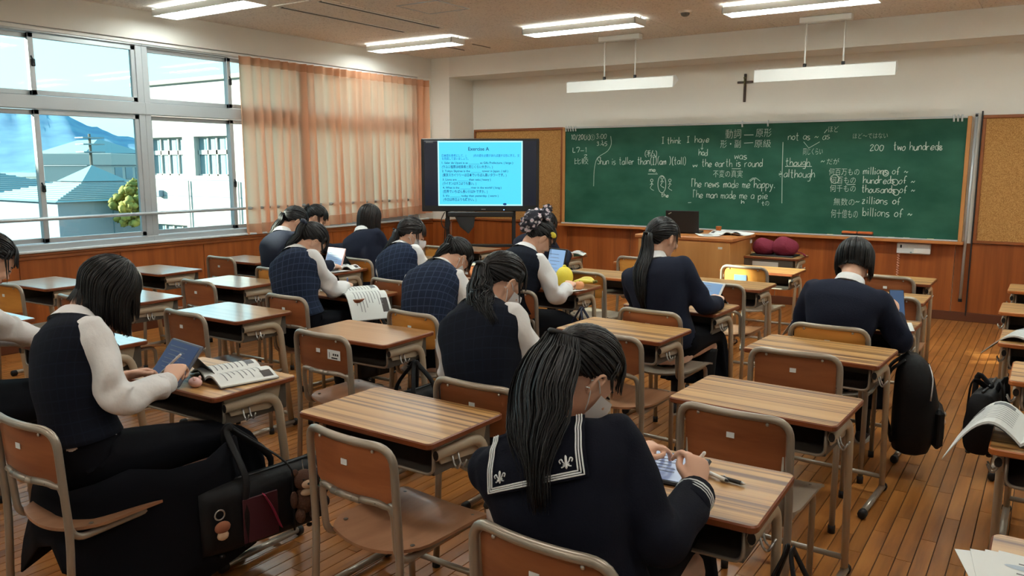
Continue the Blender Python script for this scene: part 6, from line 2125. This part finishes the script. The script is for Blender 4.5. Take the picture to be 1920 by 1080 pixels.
mesh('pouch_cord', *tube([(0, 0, .13), (.06, .02, .15), (.12, .03, .17)], .003, 5), M_dark, o)
# chair label with the number one
v, f = text_mesh('1')
BL = mesh('number_label', *box((.105, -.0235, .678), (.085, .002, .045)), M_paper, BIGLABEL)
w_ = v[:, 0].max() - v[:, 0].min()
mesh('number_text', [(.075 + (a - v[:, 0].min()) * .034, -.0252, .664 + b * .036) for a, b, _ in v], f, M_dark, BL)
g = G()
for k in range(3): g.box((.104 + .014 * k, -.0252, .680), (.009, .0006, .010))
g.box((.11, -.0252, .664), (.04, .0006, .006)); g.build('label_print', M_dark, BL)
CHL = [c for c in bpy.data.objects if c.get('label', '').endswith('third column from right, front row') and c.get('category') == 'chair']
if CHL:
    mesh('blue_label', *box((-.02, -.0265, .675), (.10, .002, .05)), mat('label_blue', S(96, 124, 150), .6), CHL[0])

# ------------------------------------------------------------------ the pupils
YAW = 0
person('girl with chin length bob and dark vest tapping a tablet, black bag beside her', (-2.70, 1.43), math.radians(-4), (-2.80, 1.57, 1.095), 38, -14, 4,
       rhand=(-2.60, 1.665, .775), lhand=(-2.955, 1.70, .735), rd=(-.45, .62, .42), ld=(.25, .9, .05), rpn=(-.35, .55, -.75), rpose='pen', lpose='hold', lpn=(.5, .3, -.7),
       top='vest', vestm=M_vestd, hair='bob', hopt=dict(drop=.135, n=420, fringe=.07, fine=.5, dens=2.4), hero=True, seed=1, bulge=.06, twist=-.12,
       skirt=dict(hem=.16, spread=1.1, drape=[(-.19, -.02, .50, .17, -.05, -.03), (-.17, -.13, .50, .12, -.05, -.05), (-.08, -.165, .50, .26, 0, -.03), (.02, -.17, .50, .30, .02, -.02), (.12, -.165, .50, .24, .03, -.02), (.19, -.10, .52, .20, .06, -.02), (.215, .02, .545, .10, .07, .0), (.275, .12, .53, .08, .03, .01), (.285, .24, .525, .11, .01, .04), (.24, .36, .55, .16, .06, .05), (.15, .46, .54, .18, .04, .03)]),
       feet=((.06, .36), (-.10, .40)), shoes_up=True)
person('girl in white shirt cut off by the left frame edge', (-3.82, 1.42), 0, (-3.80, 1.62, 1.135), 40, -10, 0,
       rhand=(-3.86, 1.86, .735), lhand=(-3.98, 1.84, .735), rd=(-.9, .25, -.05), ld=(.9, .2, -.05), top='vest', vestm=M_vestd, hair='tail', hopt=dict(tie_el=-.1, len=.3), seed=2, rpose='rest')
person('girl in navy sailor collar top with long ponytail and mask', (-.82, 1.56), math.radians(3), (-.945, 1.715, 1.03), 46, -30, 6, neckl=.10, tilt=-.28,
       rhand=(-.665, 1.80, .765), lhand=(-.93, 1.98, .745), rd=(-.22, .50, .68), ld=(.5, .6, .25), rpn=(-.80, .35, -.15), rpose='pen', lpose='hold',
       top='sailor', hair='tail', hopt=dict(tie_el=.05, len=.46, rad=.052, ntail=280, ncap=300, lift=-.5, wide=1.6, sway=(.19, .05, 0), fly=.025, fine=.5, dens=2.2, side=.05, nside=3), mask=True, hero=True, seed=3, bulge=.035, twist=.0, hairm=M_hair)
person('masked girl in plain dark vest seated just beyond the sailor collar girl', (-1.76, 2.50), math.radians(2), (-1.865, 2.70, 1.07), 40, -24, 4,
       rhand=(-1.70, 2.86, .745), lhand=(-1.98, 2.82, .735), rd=(-.45, .75, .2), top='vest', vestm=M_vestd, hair='tail', hopt=dict(tie_el=-.22, len=.34, rad=.042, ntail=190, ncap=260, lift=-.2, sway=(.30, .10, 0), fly=.03, fine=.55, dens=2), mask=True, hero=True, seed=4, bulge=.06, twist=-.15, rpose='pen', lpose='rest')
person('masked bespectacled girl in blue checked vest bending lowest over her desk', (-2.86, 3.47), math.radians(4), (-2.93, 3.76, 1.00), 66, -22, 0,
       rhand=(-2.80, 3.80, .74), lhand=(-3.02, 3.78, .735), top='vest', hair='tail', hopt=dict(tie_el=.0, len=.20, rad=.030, ntail=90, lift=-.1), mask=True, glasses=True, seed=5, bulge=.10, twist=-.05)
person('masked girl in checked vest with long loose ponytail, face turned right', (-3.80, 4.32), math.radians(-6), (-3.905, 4.50, 1.04), 28, -38, 2,
       rhand=(-3.78, 4.66, .74), lhand=(-4.02, 4.62, .735), top='vest', hair='tail', hopt=dict(tie_el=-.42, len=.36, rad=.036, ntail=150, lift=-.2, fly=.03, wide=1.4, sway=(.25, .1, 0)), mask=True, seed=6, bulge=.05, hairm=M_hairb)
person('girl in checked vest with high ponytail and ribbon, writing beside a textbook', (-3.86, 3.44), math.radians(4), (-3.975, 3.60, 1.055), 52, -26, 6,
       rhand=(-3.88, 3.80, .745), lhand=(-4.08, 3.74, .735), rd=(-.5, .7, .1), rpn=(-.4, .3, -.8), rpose='pen', top='vest', hair='tail', hopt=dict(tie_el=.12, len=.27, rad=.030, ntail=110, lift=.05, bandm=M_bagn, bandr=.016), seed=7, bulge=.07, twist=-.12)
person('girl in navy blazer with low ponytail behind the pink tablet', (-5.0, 4.28), math.radians(-4), (-5.075, 4.43, 1.09), 40, -20, 0,
       rhand=(-4.80, 4.56, .745), lhand=(-5.08, 4.60, .735), top='blazer', hair='tail', hopt=dict(tie_el=-.30, len=.22, rad=.026, ntail=80, lift=-.1), seed=8, bulge=.07)
person('girl in dark blazer seen in profile by the curtains, hand on books', (-5.98, 5.18), math.radians(-14), (-5.83, 5.36, 1.045), 34, -40, 0,
       rhand=(-5.72, 5.62, .745), lhand=(-6.02, 5.58, .735), top='blazer', hair='tail', hopt=dict(tie_el=.25, len=.16, rad=.03, ntail=60), seed=9, bulge=.05, rpose='rest')
person('girl in navy blazer with straight loose brown black hair, window side', (-4.92, 5.13), math.radians(0), (-5.03, 5.24, 1.07), 22, -6, 0,
       rhand=(-4.98, 5.48, .77), lhand=(-5.12, 5.50, .75), rd=(-.2, .6, .7), top='blazer', hair='bob', hopt=dict(drop=.20, n=330, fringe=.03, inward=.4), seed=10, bulge=.04, hairm=M_hairb)
person('girl with big floral hair wrap and yellow clip at the fruit desk', (-2.84, 4.30), math.radians(-4), (-2.80, 4.50, 1.07), 44, -34, 4,
       rhand=(-2.64, 4.60, .745), lhand=(-2.95, 4.66, .735), rd=(-.2, .8, .25), top='vest', vestm=M_vestd, hair='bun',
       hopt=dict(tie_el=.05, balls=(((0, -.120, .045), (.078, .060, .088), M_floral), ((0, -.085, .120), (.055, .055, .045), M_floral)), clip=(((.074, .030, .070), (.010, .024, .018), M_lemon),)), seed=11, bulge=.05, twist=-.1)
person('girl in black blazer with high scrunchie, nearest the large display', (-3.86, 6.10), math.radians(-8), (-3.86, 6.30, 1.0), 36, -34, 0,
       rhand=(-3.70, 6.44, .74), lhand=(-3.98, 6.44, .735), top='blazer', hair='bun', hopt=dict(tie_el=.6, balls=(((0, -.07, .135), (.042, .042, .036), M_floral),)), seed=12, bulge=.05)
person('girl in navy blazer with very long straight ponytail and white rimmed tablet', (-1.79, 4.29), math.radians(0), (-1.885, 4.385, 1.12), 16, -26, 0,
       rhand=(-1.60, 4.56, .745), lhand=(-1.92, 4.60, .745), rd=(-.30, .75, .30), top='blazer', hair='tail', hopt=dict(tie_el=-.20, len=.54, rad=.034, ntail=200, ncap=280, lift=-.3, sway=(.32, .12, 0), fly=.012, wide=1.3, bandr=.006), seed=13, bulge=.03, rpose='hold')
person('girl in navy blazer with short black bob, phone in hand at right', (-.88, 4.33), math.radians(2), (-.85, 4.475, 1.04), 34, 0, 0,
       rhand=(-.66, 4.58, .77), lhand=(-1.0, 4.60, .735), rd=(-.1, .6, .7), rpn=(-.8, .3, -.3), top='blazer', hair='bob', hopt=dict(drop=.085, n=400, fringe=.03), seed=14, bulge=.06, rpose='hold')
person('girl mostly outside the right frame edge behind the large open textbook', (.36, 2.52), 0, (.36, 2.70, 1.10), 30, 0, 0,
       rhand=(.40, 2.84, .735), lhand=(.14, 2.80, .735), top='blazer', hair='tail', hopt=dict(len=.3), seed=15)
pen('white stylus in the sailor collar girl hand', (-.765, 1.915, .712), (-.672, 1.862, .845), M_white, M_white, .0048, 'stylus')
pen('white stylus touching the tablet at front left', (-2.80, 1.74, .745), (-2.645, 1.745, .855), M_white, M_white, .0048, 'stylus')
pen('blue pen held by the writing girl with ribbon', (-3.96, 3.90, .705), (-3.90, 3.84, .80), mat('pen_blue', S(120, 140, 190), .4), M_steel, .0055)
t_ = bpy.data.scenes.get('tmp')
if t_: bpy.data.scenes.remove(t_)
for o_ in bpy.data.objects:
    if o_.name.split('.')[0] in ('chalk_writing', 'slide_text', 'print_lines', 'screen_text'): o_['kind'] = 'stuff'
